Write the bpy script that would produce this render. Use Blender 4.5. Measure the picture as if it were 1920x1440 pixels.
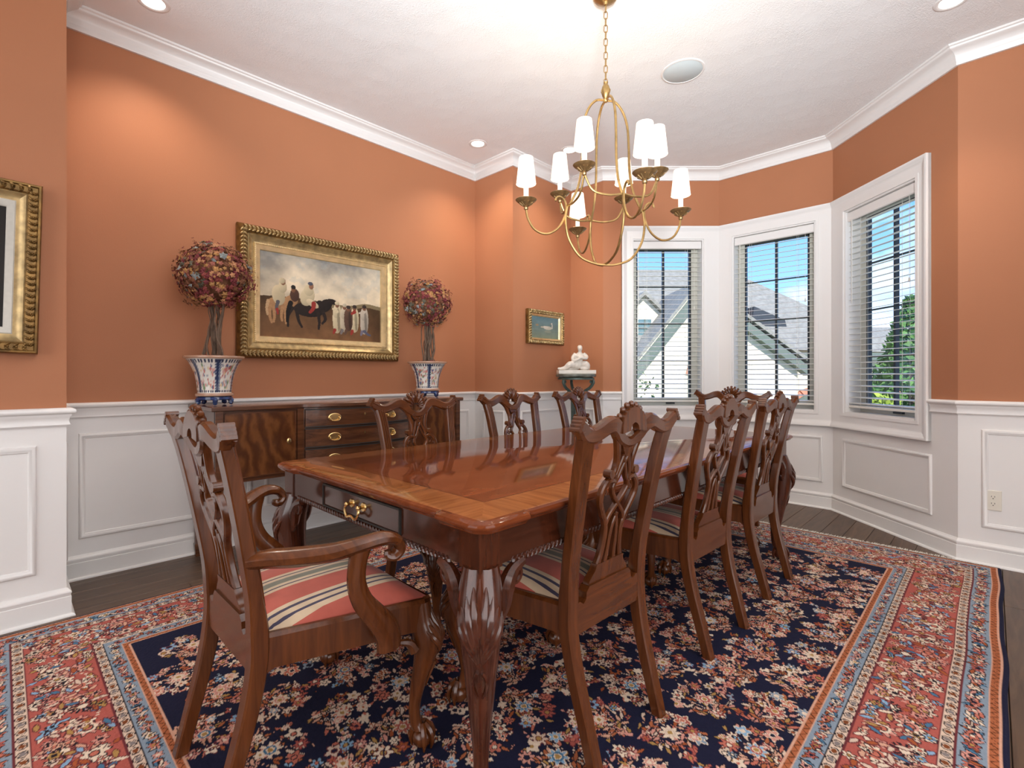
import bpy, math, random
import numpy as np
from mathutils import Vector, Matrix

for o in list(bpy.data.objects):
    bpy.data.objects.remove(o)
scene = bpy.context.scene
COL = scene.collection
PI = math.pi

# ------------------------------------------------------------------ camera
cam = bpy.data.cameras.new('camera')
cam.sensor_width = 36.0
cam.lens = 928.35 / 1920 * 36
cam.shift_x = (960 - 931.43) / 1920
cam.shift_y = -(720 - 705.55) / 1920
cam.clip_start = 0.02
cam_o = bpy.data.objects.new('camera', cam)
cam_o.location = (0, 0, 1.09)
cam_o.rotation_euler = (PI / 2, 0, -PI / 4)
COL.objects.link(cam_o)
scene.camera = cam_o

# ------------------------------------------------------------------ world, sun, large lights, exposure
scene.view_settings.view_transform = 'Standard'
scene.view_settings.look = 'None'
scene.view_settings.gamma = 1.0
scene.view_settings.exposure = 0.27
scene.view_settings.use_curve_mapping = False

def N(nt, kind, **kw):
    n = nt.nodes.new(kind)
    for k, v in kw.items():
        if k in ('operation', 'blend_type', 'data_type', 'interpolation', 'wave_type', 'bands_direction', 'feature',
                 'layer_name', 'attribute_name', 'noise_dimensions', 'distribution', 'wave_profile'):
            setattr(n, k, v)
        else:
            n.inputs[k.replace('_', ' ')].default_value = v
    return n

def ramp(nt, stops, interp='LINEAR'):
    r = nt.nodes.new('ShaderNodeValToRGB')
    cr_ = r.color_ramp
    cr_.interpolation = interp
    while len(cr_.elements) > 1:
        cr_.elements.remove(cr_.elements[-1])
    cr_.elements[0].position = stops[0][0]
    cr_.elements[0].color = tuple(stops[0][1]) + (1,)
    for p, c in stops[1:]:
        e = cr_.elements.new(p)
        e.color = tuple(c) + (1,)
    return r

world = bpy.data.worlds.new('sky')
scene.world = world
world.use_nodes = True
wnt = world.node_tree
wnt.nodes.clear()
w_out = wnt.nodes.new('ShaderNodeOutputWorld')
w_bg = N(wnt, 'ShaderNodeBackground', Strength=2.8)
w_tc = wnt.nodes.new('ShaderNodeTexCoord')
w_sep = wnt.nodes.new('ShaderNodeSeparateXYZ')
w_rmp = ramp(wnt, [(0.0, (0.40, 0.54, 0.74)), (0.08, (0.20, 0.36, 0.66)), (0.30, (0.07, 0.20, 0.52)), (1.0, (0.04, 0.14, 0.42))])
w_map = N(wnt, 'ShaderNodeMapping', Scale=(1.0, 1.0, 2.6))
w_noi = N(wnt, 'ShaderNodeTexNoise', Scale=3.2, Detail=7.0, Roughness=0.58)
w_crm = ramp(wnt, [(0.50, (0, 0, 0)), (0.72, (1, 1, 1))])
w_mix = N(wnt, 'ShaderNodeMix', data_type='RGBA')
wnt.links.new(w_tc.outputs['Generated'], w_sep.inputs[0])
wnt.links.new(w_sep.outputs['Z'], w_rmp.inputs[0])
wnt.links.new(w_tc.outputs['Generated'], w_map.inputs[0])
wnt.links.new(w_map.outputs[0], w_noi.inputs['Vector'])
wnt.links.new(w_noi.outputs[0], w_crm.inputs[0])
wnt.links.new(w_crm.outputs[0], w_mix.inputs[0])
wnt.links.new(w_rmp.outputs[0], w_mix.inputs[6])
w_mix.inputs[7].default_value = (0.55, 0.58, 0.62, 1)
wnt.links.new(w_mix.outputs[2], w_bg.inputs[0])
wnt.links.new(w_bg.outputs[0], w_out.inputs[0])

def light(name, kind, loc, energy, color=(1, 1, 1), rot=None, target=None, **kw):
    l = bpy.data.lights.new(name, kind)
    l.energy = energy
    l.color = color
    for k, v in kw.items():
        setattr(l, k, v)
    o = bpy.data.objects.new(name, l)
    o.location = loc
    if target is not None:
        o.rotation_euler = (Vector(target) - Vector(loc)).to_track_quat('-Z', 'Y').to_euler()
    elif rot is not None:
        o.rotation_euler = rot
    COL.objects.link(o)
    return o

light('sun', 'SUN', (-6, -9, 12), 6.0, (1.0, 0.95, 0.87), target=(3.0, 0.0, 3.0), angle=math.radians(1.0))
# two unseen area fills, added out of frame to brighten the closed room
light('back_fill', 'AREA', (-2.70, 0.95, 1.55), 62, (0.93, 0.97, 1.0), rot=(PI / 2, 0, -PI / 2),
      shape='RECTANGLE', size=3.4, size_y=2.6)
light('side_fill', 'AREA', (0.6, -2.10, 1.55), 66, (0.98, 0.985, 1.0), rot=(PI / 2, 0, 0),
      shape='RECTANGLE', size=3.0, size_y=2.6)

# added spot, unseen, aimed up so its ceiling bounce lifts the room
light('ceiling_fill', 'SPOT', (-0.35, -0.55, 1.55), 770, (0.86, 0.945, 1.0), target=(1.7, 1.0, 3.05), spot_size=math.radians(88), spot_blend=1.0, shadow_soft_size=0.25)

# ------------------------------------------------------------------ colours and materials
def lin(c):
    return tuple(((v / 255) / 12.92 if v / 255 <= 0.04045 else (((v / 255) + 0.055) / 1.055) ** 2.4) for v in c)

def new_mat(name):
    m = bpy.data.materials.new(name)
    m.use_nodes = True
    nt = m.node_tree
    b = nt.nodes['Principled BSDF']
    return m, nt, b

def plain(name, col, rough=0.5, metal=0.0, var=0.0, scale=8.0, bump=0.0, bscale=60.0, coat=0.0, spec=0.5, detail=4.0):
    m, nt, b = new_mat(name)
    b.inputs['Base Color'].default_value = tuple(col) + (1,)
    b.inputs['Roughness'].default_value = rough
    b.inputs['Metallic'].default_value = metal
    b.inputs['Specular IOR Level'].default_value = spec
    if coat:
        b.inputs['Coat Weight'].default_value = coat
        b.inputs['Coat Roughness'].default_value = 0.08
    tc = nt.nodes.new('ShaderNodeTexCoord')
    if var > 0:
        n = N(nt, 'ShaderNodeTexNoise', Scale=scale, Detail=detail)
        nt.links.new(tc.outputs['Object'], n.inputs['Vector'])
        r = ramp(nt, [(0.3, [c * (1 - var) for c in col]), (0.7, [min(1, c * (1 + var)) for c in col])])
        nt.links.new(n.outputs[0], r.inputs[0])
        nt.links.new(r.outputs[0], b.inputs['Base Color'])
    if bump > 0:
        n2 = N(nt, 'ShaderNodeTexNoise', Scale=bscale, Detail=3.0)
        nt.links.new(tc.outputs['Object'], n2.inputs['Vector'])
        bp = N(nt, 'ShaderNodeBump', Strength=bump, Distance=0.01)
        nt.links.new(n2.outputs[0], bp.inputs['Height'])
        nt.links.new(bp.outputs[0], b.inputs['Normal'])
    return m

def wood(name, dark, light_, rough=0.28, axis='Z', scale=1.0, coat=0.35, stretch=14.0, coat_rough=0.1):
    m, nt, b = new_mat(name)
    tc = nt.nodes.new('ShaderNodeTexCoord')
    s = [stretch * scale] * 3
    s['XYZ'.index(axis)] = 1.2 * scale
    mp = N(nt, 'ShaderNodeMapping', Scale=tuple(s))
    n = N(nt, 'ShaderNodeTexNoise', Scale=3.0, Detail=6.0, Roughness=0.62, Distortion=0.7)
    nt.links.new(tc.outputs['Object'], mp.inputs[0])
    nt.links.new(mp.outputs[0], n.inputs['Vector'])
    r = ramp(nt, [(0.28, dark), (0.72, light_)])
    nt.links.new(n.outputs[0], r.inputs[0])
    nt.links.new(r.outputs[0], b.inputs['Base Color'])
    b.inputs['Roughness'].default_value = rough
    b.inputs['Coat Weight'].default_value = coat
    b.inputs['Coat Roughness'].default_value = coat_rough
    return m

def attr_mat(name, rough=0.5, coat=0.0, bump=0.0, bscale=500, spec=0.5):
    m, nt, b = new_mat(name)
    a = N(nt, 'ShaderNodeVertexColor', layer_name='Col')
    nt.links.new(a.outputs[0], b.inputs['Base Color'])
    b.inputs['Roughness'].default_value = rough
    b.inputs['Specular IOR Level'].default_value = spec
    if coat:
        b.inputs['Coat Weight'].default_value = coat
        b.inputs['Coat Roughness'].default_value = 0.1
    if bump > 0:
        tc = nt.nodes.new('ShaderNodeTexCoord')
        n2 = N(nt, 'ShaderNodeTexNoise', Scale=bscale, Detail=2.0)
        nt.links.new(tc.outputs['Object'], n2.inputs['Vector'])
        bp = N(nt, 'ShaderNodeBump', Strength=bump, Distance=0.004)
        nt.links.new(n2.outputs[0], bp.inputs['Height'])
        nt.links.new(bp.outputs[0], b.inputs['Normal'])
    return m

def emit(name, col, strength, base=None):
    m, nt, b = new_mat(name)
    b.inputs['Base Color'].default_value = tuple(base or col) + (1,)
    b.inputs['Emission Color'].default_value = tuple(col) + (1,)
    b.inputs['Emission Strength'].default_value = strength
    return m

M = {}
M['terracotta'] = plain('terracotta_paint', (0.42, 0.171, 0.083), 0.62, var=0.03, scale=1.6, bump=0.05, bscale=220, spec=0.3)
M['white'] = plain('white_trim_paint', lin((231, 228, 225)), 0.38, var=0.012, scale=2.0)
M['ceil'] = plain('ceiling_paint', (0.87, 0.865, 0.86), 0.85, spec=0.15)
def _ceil():
    m = M['ceil']; nt = m.node_tree; b = nt.nodes['Principled BSDF']
    tc = nt.nodes.new('ShaderNodeTexCoord')
    v = N(nt, 'ShaderNodeTexVoronoi', Scale=7.0)
    n = N(nt, 'ShaderNodeTexNoise', Scale=55.0, Detail=3.0, Distortion=2.5)
    mp = N(nt, 'ShaderNodeMath', operation='MULTIPLY')
    bp = N(nt, 'ShaderNodeBump', Strength=0.34, Distance=0.014)
    nt.links.new(tc.outputs['Object'], v.inputs['Vector'])
    nt.links.new(tc.outputs['Object'], n.inputs['Vector'])
    nt.links.new(v.outputs['Distance'], mp.inputs[0])
    nt.links.new(n.outputs[0], mp.inputs[1])
    nt.links.new(mp.outputs[0], bp.inputs['Height'])
    nt.links.new(bp.outputs[0], b.inputs['Normal'])
_ceil()
M['plank'] = []
for k, (a, c) in enumerate([((0.055, 0.029, 0.0155), (0.135, 0.076, 0.043)), ((0.066, 0.036, 0.020), (0.150, 0.088, 0.052)), ((0.047, 0.025, 0.0135), (0.118, 0.066, 0.037))]):
    M['plank'].append(wood('floor_oak_%d' % k, a, c, 0.42, 'X', 1.0, 0.05, 11, 0.25))
M['sub'] = plain('subfloor', (0.02, 0.012, 0.008), 0.8)
M['wood'] = wood('mahogany', (0.056, 0.0145, 0.0036), (0.135, 0.039, 0.0095), 0.24, 'Z', 1.0, 0.22)
M['woodx'] = wood('mahogany_cross', (0.056, 0.0145, 0.0036), (0.135, 0.039, 0.0095), 0.24, 'X', 1.0, 0.22)
M['tablewood'] = wood('table_mahogany', (0.032, 0.0075, 0.0032), (0.090, 0.0225, 0.0085), 0.22, 'Z', 1.0, 0.5)
M['tablerail'] = wood('table_rail_mahogany', (0.032, 0.0075, 0.0032), (0.080, 0.020, 0.008), 0.2, 'X', 1.0, 0.5)
M['sidewood'] = wood('sideboard_mahogany', (0.045, 0.014, 0.006), (0.14, 0.05, 0.018), 0.25, 'X', 1.0, 0.45)
M['brass'] = plain('brass', (0.78, 0.55, 0.24), 0.24, 1.0)
M['antique'] = plain('antique_brass', (0.40, 0.255, 0.10), 0.36, 0.9, var=0.25, scale=30)
M['antique_dark'] = plain('antique_brass_dark', (0.27, 0.165, 0.070), 0.4, 0.7, var=0.3, scale=40)
M['gilt'] = plain('gilt', (0.46, 0.33, 0.155), 0.38, 0.6, var=0.35, scale=25)
M['gilt_dark'] = plain('gilt_aged', (0.19, 0.105, 0.030), 0.4, 0.65, var=0.45, scale=30)
M['gilt_light'] = plain('gilt_bright', (0.74, 0.56, 0.30), 0.30, 0.7, var=0.15, scale=20)
M['linen'] = plain('linen_liner', (0.55, 0.52, 0.46), 0.8, var=0.05, scale=50)
M['blind'] = plain('blind_slat', lin((222, 219, 210)), 0.45)
M['sash'] = plain('sash_paint', lin((205, 201, 188)), 0.45)
M['dark_sash'] = plain('muntin_bronze', (0.025, 0.03, 0.038), 0.5)
M['candle'] = plain('candle_sleeve', (0.86, 0.83, 0.76), 0.5)
M['twig'] = wood('twig_bark', (0.05, 0.028, 0.018), (0.22, 0.14, 0.09), 0.8, 'Z', 4.0, 0.0, 6)
M['marble'] = plain('white_marble', (0.66, 0.60, 0.53), 0.45, var=0.10, scale=20)
M['verdigris'] = plain('green_iron', (0.060, 0.085, 0.072), 0.42, 0.25, var=0.35, scale=22)
M['pedtop'] = plain('pedestal_marble', (0.115, 0.115, 0.095), 0.22, var=0.6, scale=14, coat=0.3)
M['plastic'] = plain('almond_plastic', lin((226, 220, 206)), 0.35)
M['slot'] = plain('slot_dark', (0.02, 0.018, 0.015), 0.6)
M['speaker'] = plain('speaker_grille', lin((205, 216, 219)), 0.7, bump=0.3, bscale=900)
M['fringe'] = plain('fringe_cotton', (0.72, 0.68, 0.60), 0.9)

# glass: thin pane, mostly clear with a mirror-like film at grazing angles
def _glass():
    m = bpy.data.materials.new('window_glass'); m.use_nodes = True
    nt = m.node_tree; nt.nodes.clear()
    out = nt.nodes.new('ShaderNodeOutputMaterial')
    t = N(nt, 'ShaderNodeBsdfTransparent', Color=(0.97, 0.985, 0.98, 1))
    g = N(nt, 'ShaderNodeBsdfGlossy', Roughness=0.02)
    lw = N(nt, 'ShaderNodeLayerWeight', Blend=0.5)
    pw_ = N(nt, 'ShaderNodeMath', operation='POWER'); pw_.inputs[1].default_value = 4.0
    f = N(nt, 'ShaderNodeMath', operation='MULTIPLY_ADD'); f.inputs[1].default_value = 0.45; f.inputs[2].default_value = 0.02
    nt.links.new(lw.outputs['Facing'], pw_.inputs[0]); nt.links.new(pw_.outputs[0], f.inputs[0])
    x = nt.nodes.new('ShaderNodeMixShader')
    nt.links.new(f.outputs[0], x.inputs[0]); nt.links.new(t.outputs[0], x.inputs[1]); nt.links.new(g.outputs[0], x.inputs[2])
    nt.links.new(x.outputs[0], out.inputs[0])
    return m
M['glass'] = _glass()

# shade: thin fabric lit from inside
def _shade():
    m = bpy.data.materials.new('lamp_shade_fabric'); m.use_nodes = True
    nt = m.node_tree; b = nt.nodes['Principled BSDF']
    b.inputs['Base Color'].default_value = (0.86, 0.80, 0.72, 1)
    b.inputs['Roughness'].default_value = 0.9
    b.inputs['Emission Color'].default_value = (1.0, 0.84, 0.66, 1)
    b.inputs['Emission Strength'].default_value = 0.62
    return m
M['shade'] = _shade()
M['bulb'] = emit('lit_bulb', (1.0, 0.88, 0.70), 9.0)
M['can_lens'] = emit('downlight_lens', (1.0, 0.93, 0.82), 6.0)

# striped seat cloth: stripes run front to back
def _stripe():
    m, nt, b = new_mat('striped_seat_cloth')
    tc = nt.nodes.new('ShaderNodeTexCoord')
    sp = nt.nodes.new('ShaderNodeSeparateXYZ')
    ml = N(nt, 'ShaderNodeMath', operation='ABSOLUTE')
    fr = N(nt, 'ShaderNodeMath', operation='MULTIPLY'); fr.inputs[1].default_value = 1 / 0.40
    red, cream, navy, green = lin((178, 84, 68)), lin((205, 180, 150)), lin((62, 56, 78)), lin((120, 118, 104))
    seq = [(green, .013), (cream, .014), (navy, .007), (cream, .014), (red, .082), (cream, .015), (navy, .009), (cream, .015), (navy, .009), (cream, .016), (red, .2)]
    p = 0; st = []
    for c, w in seq:
        st.append((p / 0.40, c)); p += w
    r = ramp(nt, st, 'CONSTANT')
    n = N(nt, 'ShaderNodeTexNoise', Scale=22.0, Detail=5.0)
    mx = N(nt, 'ShaderNodeMix', data_type='RGBA', blend_type='MULTIPLY')
    mx.inputs[0].default_value = 0.55
    nr = ramp(nt, [(0.3, (0.72, 0.72, 0.72)), (0.65, (1, 1, 1))])
    nt.links.new(tc.outputs['Object'], sp.inputs[0]); nt.links.new(sp.outputs['X'], ml.inputs[0])
    nt.links.new(ml.outputs[0], fr.inputs[0]); nt.links.new(fr.outputs[0], r.inputs[0])
    nt.links.new(tc.outputs['Object'], n.inputs['Vector']); nt.links.new(n.outputs[0], nr.inputs[0])
    nt.links.new(r.outputs[0], mx.inputs[6]); nt.links.new(nr.outputs[0], mx.inputs[7])
    nt.links.new(mx.outputs[2], b.inputs['Base Color'])
    b.inputs['Roughness'].default_value = 0.75
    b.inputs['Sheen Weight'].default_value = 0.15
    return m
M['stripe'] = _stripe()

# figured (flame) veneer
def _flame():
    m, nt, b = new_mat('flame_veneer')
    tc = nt.nodes.new('ShaderNodeTexCoord')
    mp = N(nt, 'ShaderNodeMapping', Scale=(2.2, 1.0, 1.3))
    mp.inputs['Rotation'].default_value = (0, 0.5, 0)
    w = N(nt, 'ShaderNodeTexWave', wave_type='BANDS', bands_direction='X', Scale=1.5, Distortion=14.0, Detail=5.0)
    w.inputs['Detail Scale'].default_value = 1.6
    r = ramp(nt, [(0.0, (0.070, 0.021, 0.007)), (0.5, (0.100, 0.032, 0.0095)), (1.0, (0.150, 0.053, 0.015))])
    nt.links.new(tc.outputs['Object'], mp.inputs[0]); nt.links.new(mp.outputs[0], w.inputs['Vector'])
    nt.links.new(w.outputs[0], r.inputs[0]); nt.links.new(r.outputs[0], b.inputs['Base Color'])
    b.inputs['Roughness'].default_value = 0.22; b.inputs['Coat Weight'].default_value = 0.5; b.inputs['Coat Roughness'].default_value = 0.1
    return m
M['flame'] = _flame()
# ------------------------------------------------------------------ mesh helpers
def cr(pts, n=6, closed=False):
    """Catmull-Rom resampling of points of any dimension"""
    P = np.array(pts, float)
    L = len(P)
    out = []
    segs = L if closed else L - 1
    for i in range(segs):
        if closed:
            p0, p1, p2, p3 = P[(i - 1) % L], P[i], P[(i + 1) % L], P[(i + 2) % L]
        else:
            p1, p2 = P[i], P[i + 1]
            p0 = P[i - 1] if i > 0 else 2 * p1 - p2
            p3 = P[i + 2] if i + 2 < L else 2 * p2 - p1
        for k in range(n):
            t = k / n
            out.append(0.5 * ((2 * p1) + (-p0 + p2) * t + (2 * p0 - 5 * p1 + 4 * p2 - p3) * t * t + (-p0 + 3 * p1 - 3 * p2 + p3) * t ** 3))
    if not closed:
        out.append(P[-1])
    return np.array(out)

class MB:
    def __init__(s):
        s.v = []; s.f = []; s.m = []; s.n = 0
    def add(s, verts, faces, m=0):
        b = s.n
        s.v.extend([tuple(map(float, q)) for q in verts]); s.n += len(verts)
        for f in faces:
            s.f.append(tuple(b + i for i in f)); s.m.append(m)
        return s
    def box(s, x0, x1, y0, y1, z0, z1, m=0, T=None):
        V = [(x0, y0, z0), (x1, y0, z0), (x1, y1, z0), (x0, y1, z0), (x0, y0, z1), (x1, y0, z1), (x1, y1, z1), (x0, y1, z1)]
        if T: V = [T(*q) for q in V]
        return s.add(V, [(0, 3, 2, 1), (4, 5, 6, 7), (0, 1, 5, 4), (1, 2, 6, 5), (2, 3, 7, 6), (3, 0, 4, 7)], m)
    def loft(s, rings, m=0, cap=True, closed=False):
        k = len(rings[0]); b = s.n
        for r in rings: s.v.extend([tuple(map(float, q)) for q in r])
        s.n += k * len(rings)
        R = len(rings)
        for i in range(R if closed else R - 1):
            a0 = b + i * k; a1 = b + ((i + 1) % R) * k
            for j in range(k):
                s.f.append((a0 + j, a0 + (j + 1) % k, a1 + (j + 1) % k, a1 + j)); s.m.append(m)
        if cap and not closed:
            s.f.append(tuple(b + j for j in reversed(range(k)))); s.m.append(m)
            s.f.append(tuple(b + (R - 1) * k + j for j in range(k))); s.m.append(m)
        return s
    def tube(s, path, rad, sides=8, m=0, cap=True, closed=False, flat=1.0, up=None):
        P = np.array(path, float); n = len(P)
        rad = np.broadcast_to(np.array(rad, float), (n,)) if np.ndim(rad) <= 1 else np.array(rad)
        T = np.zeros_like(P)
        for i in range(n):
            a = P[(i - 1) % n] if (closed or i > 0) else P[i]
            c = P[(i + 1) % n] if (closed or i < n - 1) else P[i]
            d = c - a; T[i] = d / (np.linalg.norm(d) + 1e-12)
        u = np.array(up if up is not None else (0, 0, 1), float)
        if abs(np.dot(u, T[0])) > 0.95: u = np.array((1, 0, 0.0)) if abs(T[0][0]) < 0.9 else np.array((0, 1, 0.0))
        rings = []; prev = None
        for i in range(n):
            if up is not None and abs(np.dot(u, T[i])) < 0.97:
                b = u - np.dot(u, T[i]) * T[i]
            else:
                b = (u if prev is None else prev) - np.dot(u if prev is None else prev, T[i]) * T[i]
            b /= np.linalg.norm(b) + 1e-12; prev = b
            c = np.cross(T[i], b)
            ring = []
            for j in range(sides):
                a = 2 * PI * (j + 0.5) / sides
                ring.append(P[i] + rad[i] * (math.cos(a) * c + flat * math.sin(a) * b))
            rings.append(ring)
        return s.loft(rings, m, cap, closed)
    def hbeam(s, pts, sx, sy, m=0, ch=0.25, ang=0.0):
        """upright beam: horizontal chamfered rectangles stacked along pts; sx, sy full widths"""
        P = np.array(pts, float); n = len(P)
        sx = np.broadcast_to(np.array(sx, float), (n,)); sy = np.broadcast_to(np.array(sy, float), (n,))
        rings = []
        ca, sa = math.cos(ang), math.sin(ang)
        for i in range(n):
            a, b = sx[i] / 2, sy[i] / 2; c = min(a, b) * ch
            q = [(-a + c, -b), (a - c, -b), (a, -b + c), (a, b - c), (a - c, b), (-a + c, b), (-a, b - c), (-a, -b + c)]
            rings.append([(P[i][0] + x * ca - y * sa, P[i][1] + x * sa + y * ca, P[i][2]) for x, y in q])
        return s.loft(rings, m)
    def band(s, pts, w, t, yf, n=6, m=0, taper=None):
        """flat ribbon in a back plane: pts (x,z[,w]); thickness t about yf(z)"""
        P = cr([(p[0], p[1], p[2] if len(p) > 2 else w) for p in pts], n)
        D = np.gradient(P[:, :2], axis=0)
        D /= np.linalg.norm(D, axis=1)[:, None] + 1e-12
        rings = []
        for i in range(len(P)):
            nx, nz = -D[i][1], D[i][0]; h = P[i][2] / 2; c = min(h, t / 2) * 0.45
            y0 = yf(P[i][1])
            q = [(-h + c, -t / 2), (h - c, -t / 2), (h, -t / 2 + c), (h, t / 2 - c), (h - c, t / 2), (-h + c, t / 2), (-h, t / 2 - c), (-h, -t / 2 + c)]
            rings.append([(P[i][0] + nx * a, y0 + b, P[i][1] + nz * a) for a, b in q])
        return s.loft(rings, m)
    def lathe(s, prof, seg=24, c=(0, 0, 0), m=0, sc=(1, 1), cap=True):
        rings = []
        for r, z in prof:
            rings.append([(c[0] + r * sc[0] * math.cos(2 * PI * j / seg), c[1] + r * sc[1] * math.sin(2 * PI * j / seg), c[2] + z) for j in range(seg)])
        return s.loft(rings, m, cap)
    def ell(s, c, r, seg=10, rings=6, m=0, T=None):
        R = []
        for i in range(1, rings):
            a = PI * i / rings
            R.append([(c[0] + r[0] * math.sin(a) * math.cos(2 * PI * j / seg), c[1] + r[1] * math.sin(a) * math.sin(2 * PI * j / seg), c[2] - r[2] * math.cos(a)) for j in range(seg)])
        if T: R = [[T(*q) for q in ring] for ring in R]
        b = s.n
        s.loft(R, m, cap=False)
        top = (c[0], c[1], c[2] + r[2]); bot = (c[0], c[1], c[2] - r[2])
        if T: top, bot = T(*top), T(*bot)
        s.v.append(tuple(map(float, bot))); s.v.append(tuple(map(float, top))); s.n += 2
        k = seg; last = b + (rings - 2) * k
        for j in range(k):
            s.f.append((b + (j + 1) % k, b + j, s.n - 2)); s.m.append(m)
            s.f.append((last + j, last + (j + 1) % k, s.n - 1)); s.m.append(m)
        return s
    def prism(s, poly, z0, z1, m=0, T=None):
        k = len(poly)
        V = [(x, y, z0) for x, y in poly] + [(x, y, z1) for x, y in poly]
        if T: V = [T(*q) for q in V]
        F = [tuple(reversed(range(k))), tuple(range(k, 2 * k))] + [(j, (j + 1) % k, k + (j + 1) % k, k + j) for j in range(k)]
        return s.add(V, F, m)
    def build(s, name, mats, parent=None, loc=(0, 0, 0), rotz=0.0, smooth=40, bevel=0.0):
        me = bpy.data.meshes.new(name)
        me.from_pydata(s.v, [], s.f)
        if not isinstance(mats, (list, tuple)): mats = [mats]
        for mt in mats: me.materials.append(mt)
        if len(mats) > 1: me.polygons.foreach_set('material_index', s.m)
        import bmesh
        bm = bmesh.new(); bm.from_mesh(me); bmesh.ops.recalc_face_normals(bm, faces=bm.faces); bm.to_mesh(me); bm.free()
        if smooth:
            me.polygons.foreach_set('use_smooth', [True] * len(me.polygons))
            me.set_sharp_from_angle(angle=math.radians(smooth))
        me.update()
        o = bpy.data.objects.new(name, me)
        COL.objects.link(o)
        o.location = loc; o.rotation_euler = (0, 0, rotz)
        if parent is not None: o.parent = parent
        if bevel:
            b = o.modifiers.new('bevel', 'BEVEL'); b.width = bevel; b.segments = 2; b.limit_method = 'ANGLE'
        return o

def tag(o, label=None, cat=None, group=None, kind=None):
    if label: o['label'] = label
    if cat: o['category'] = cat
    if group: o['group'] = group
    if kind: o['kind'] = kind
    return o

def thing(name, label, cat, loc=(0, 0, 0), rotz=0.0, group=None):
    o = bpy.data.objects.new(name, None)
    o.empty_display_size = 0.1
    COL.objects.link(o)
    o.location = loc; o.rotation_euler = (0, 0, rotz)
    return tag(o, label, cat, group)

KIDS = {}
def copy_tree(o, parent=None):
    c = o.copy(); COL.objects.link(c); c.parent = parent
    for ch in [k for k in bpy.data.objects if k.parent == o]:
        copy_tree(ch, c)
    return c

def copy_obj(o, parent=None, loc=None):
    c = o.copy(); COL.objects.link(c)
    if parent is not None: c.parent = parent
    if loc is not None: c.location = loc
    return c

def colour_grid(name, X, Y, Z, C, mat, parent=None, kind=None):
    """grid mesh from 2-D arrays with a colour attribute"""
    nv, nu = X.shape
    me = bpy.data.meshes.new(name)
    co = np.stack([X, Y, Z], -1).reshape(-1, 3).astype(np.float32)
    idx = np.arange(nv * nu).reshape(nv, nu)
    F = np.stack([idx[:-1, :-1], idx[:-1, 1:], idx[1:, 1:], idx[1:, :-1]], -1).reshape(-1, 4)
    me.vertices.add(len(co)); me.vertices.foreach_set('co', co.ravel())
    me.loops.add(F.size); me.loops.foreach_set('vertex_index', F.ravel().astype(np.int32))
    me.polygons.add(len(F))
    me.polygons.foreach_set('loop_start', np.arange(0, F.size, 4, dtype=np.int32))
    me.polygons.foreach_set('loop_total', np.full(len(F), 4, dtype=np.int32))
    me.polygons.foreach_set('use_smooth', np.ones(len(F), dtype=bool))
    me.update(calc_edges=True)
    a = me.color_attributes.new('Col', 'FLOAT_COLOR', 'POINT')
    rgba = np.concatenate([C.reshape(-1, 3), np.ones((nv * nu, 1))], 1).astype(np.float32)
    a.data.foreach_set('color', rgba.ravel())
    me.materials.append(mat)
    o = bpy.data.objects.new(name, me); COL.objects.link(o)
    if parent is not None: o.parent = parent
    if kind: o['kind'] = kind
    return o

# ------------------------------------------------------------------ room shell
ZC = 3.045
RAIL = 0.947
P = [(-2.8, 2.982), (0.209, 2.982), (0.209, 3.474), (3.183, 3.474), (3.183, 2.982), (4.03, 2.982), (4.03, 2.606),
     (4.806, 1.830), (4.806, 0.919), (4.03, 0.143), (4.03, -2.2), (-2.8, -2.2)]
NP = len(P)
SIDE = ['pier', 'alcove_end', 'left', 'return', 'niche', 'end', 'bay_left', 'bay_centre', 'bay_right', 'right', 'front', 'back']
DIR = []; NRM = []; LEN = []
for i in range(NP):
    a, b = Vector(P[i]), Vector(P[(i + 1) % NP])
    d = (b - a); LEN.append(d.length); d.normalize()
    DIR.append(d); NRM.append(Vector((d.y, -d.x)))
MIT = []
for i in range(NP):
    n0, n1 = NRM[i - 1], NRM[i]
    MIT.append((n0 + n1) / (1 + n0.dot(n1)))

def W(i):
    a = Vector(P[i]); d = DIR[i]; n = NRM[i]
    return lambda s, o, z: (a.x + d.x * s + n.x * o, a.y + d.y * s + n.y * o, z)

OPEN = {6: (0.275, 0.947), 7: (0.127, 0.792), 8: (0.150, 0.822)}
WZ0, WZ1 = 0.80, 2.386
TH = 0.16
WALLS = {}
for i in range(NP):
    T0_ = W(i); mb = MB(); L = LEN[i]
    def T(s, o, z, T0_=T0_, i=i, L=L):
        if o < 0 and s <= 0: return (P[i][0] + MIT[i].x * o, P[i][1] + MIT[i].y * o, z)
        if o < 0 and s >= L: return (P[(i + 1) % NP][0] + MIT[(i + 1) % NP].x * o, P[(i + 1) % NP][1] + MIT[(i + 1) % NP].y * o, z)
        return T0_(s, o, z)
    def strip(s0, s1, z0, z1):
        if z0 < RAIL - 0.03 < z1:
            mb.box(s0, s1, -TH, 0, z0, RAIL - 0.03, 1, T); mb.box(s0, s1, -TH, 0, RAIL - 0.03, z1, 0, T)
        else:
            mb.box(s0, s1, -TH, 0, z0, z1, 1 if z1 <= RAIL - 0.02 else 0, T)
    if i in OPEN:
        a, b = OPEN[i]
        strip(0, a, -0.06, ZC + 0.05); strip(b, L, -0.06, ZC + 0.05)
        strip(a, b, -0.06, WZ0); strip(a, b, WZ1, ZC + 0.05)
    else:
        strip(0, L, -0.06, ZC + 0.05)
    o = mb.build('wall_' + SIDE[i], [M['terracotta'], M['white']], smooth=0)
    o['kind'] = 'structure'; WALLS[i] = o

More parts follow.
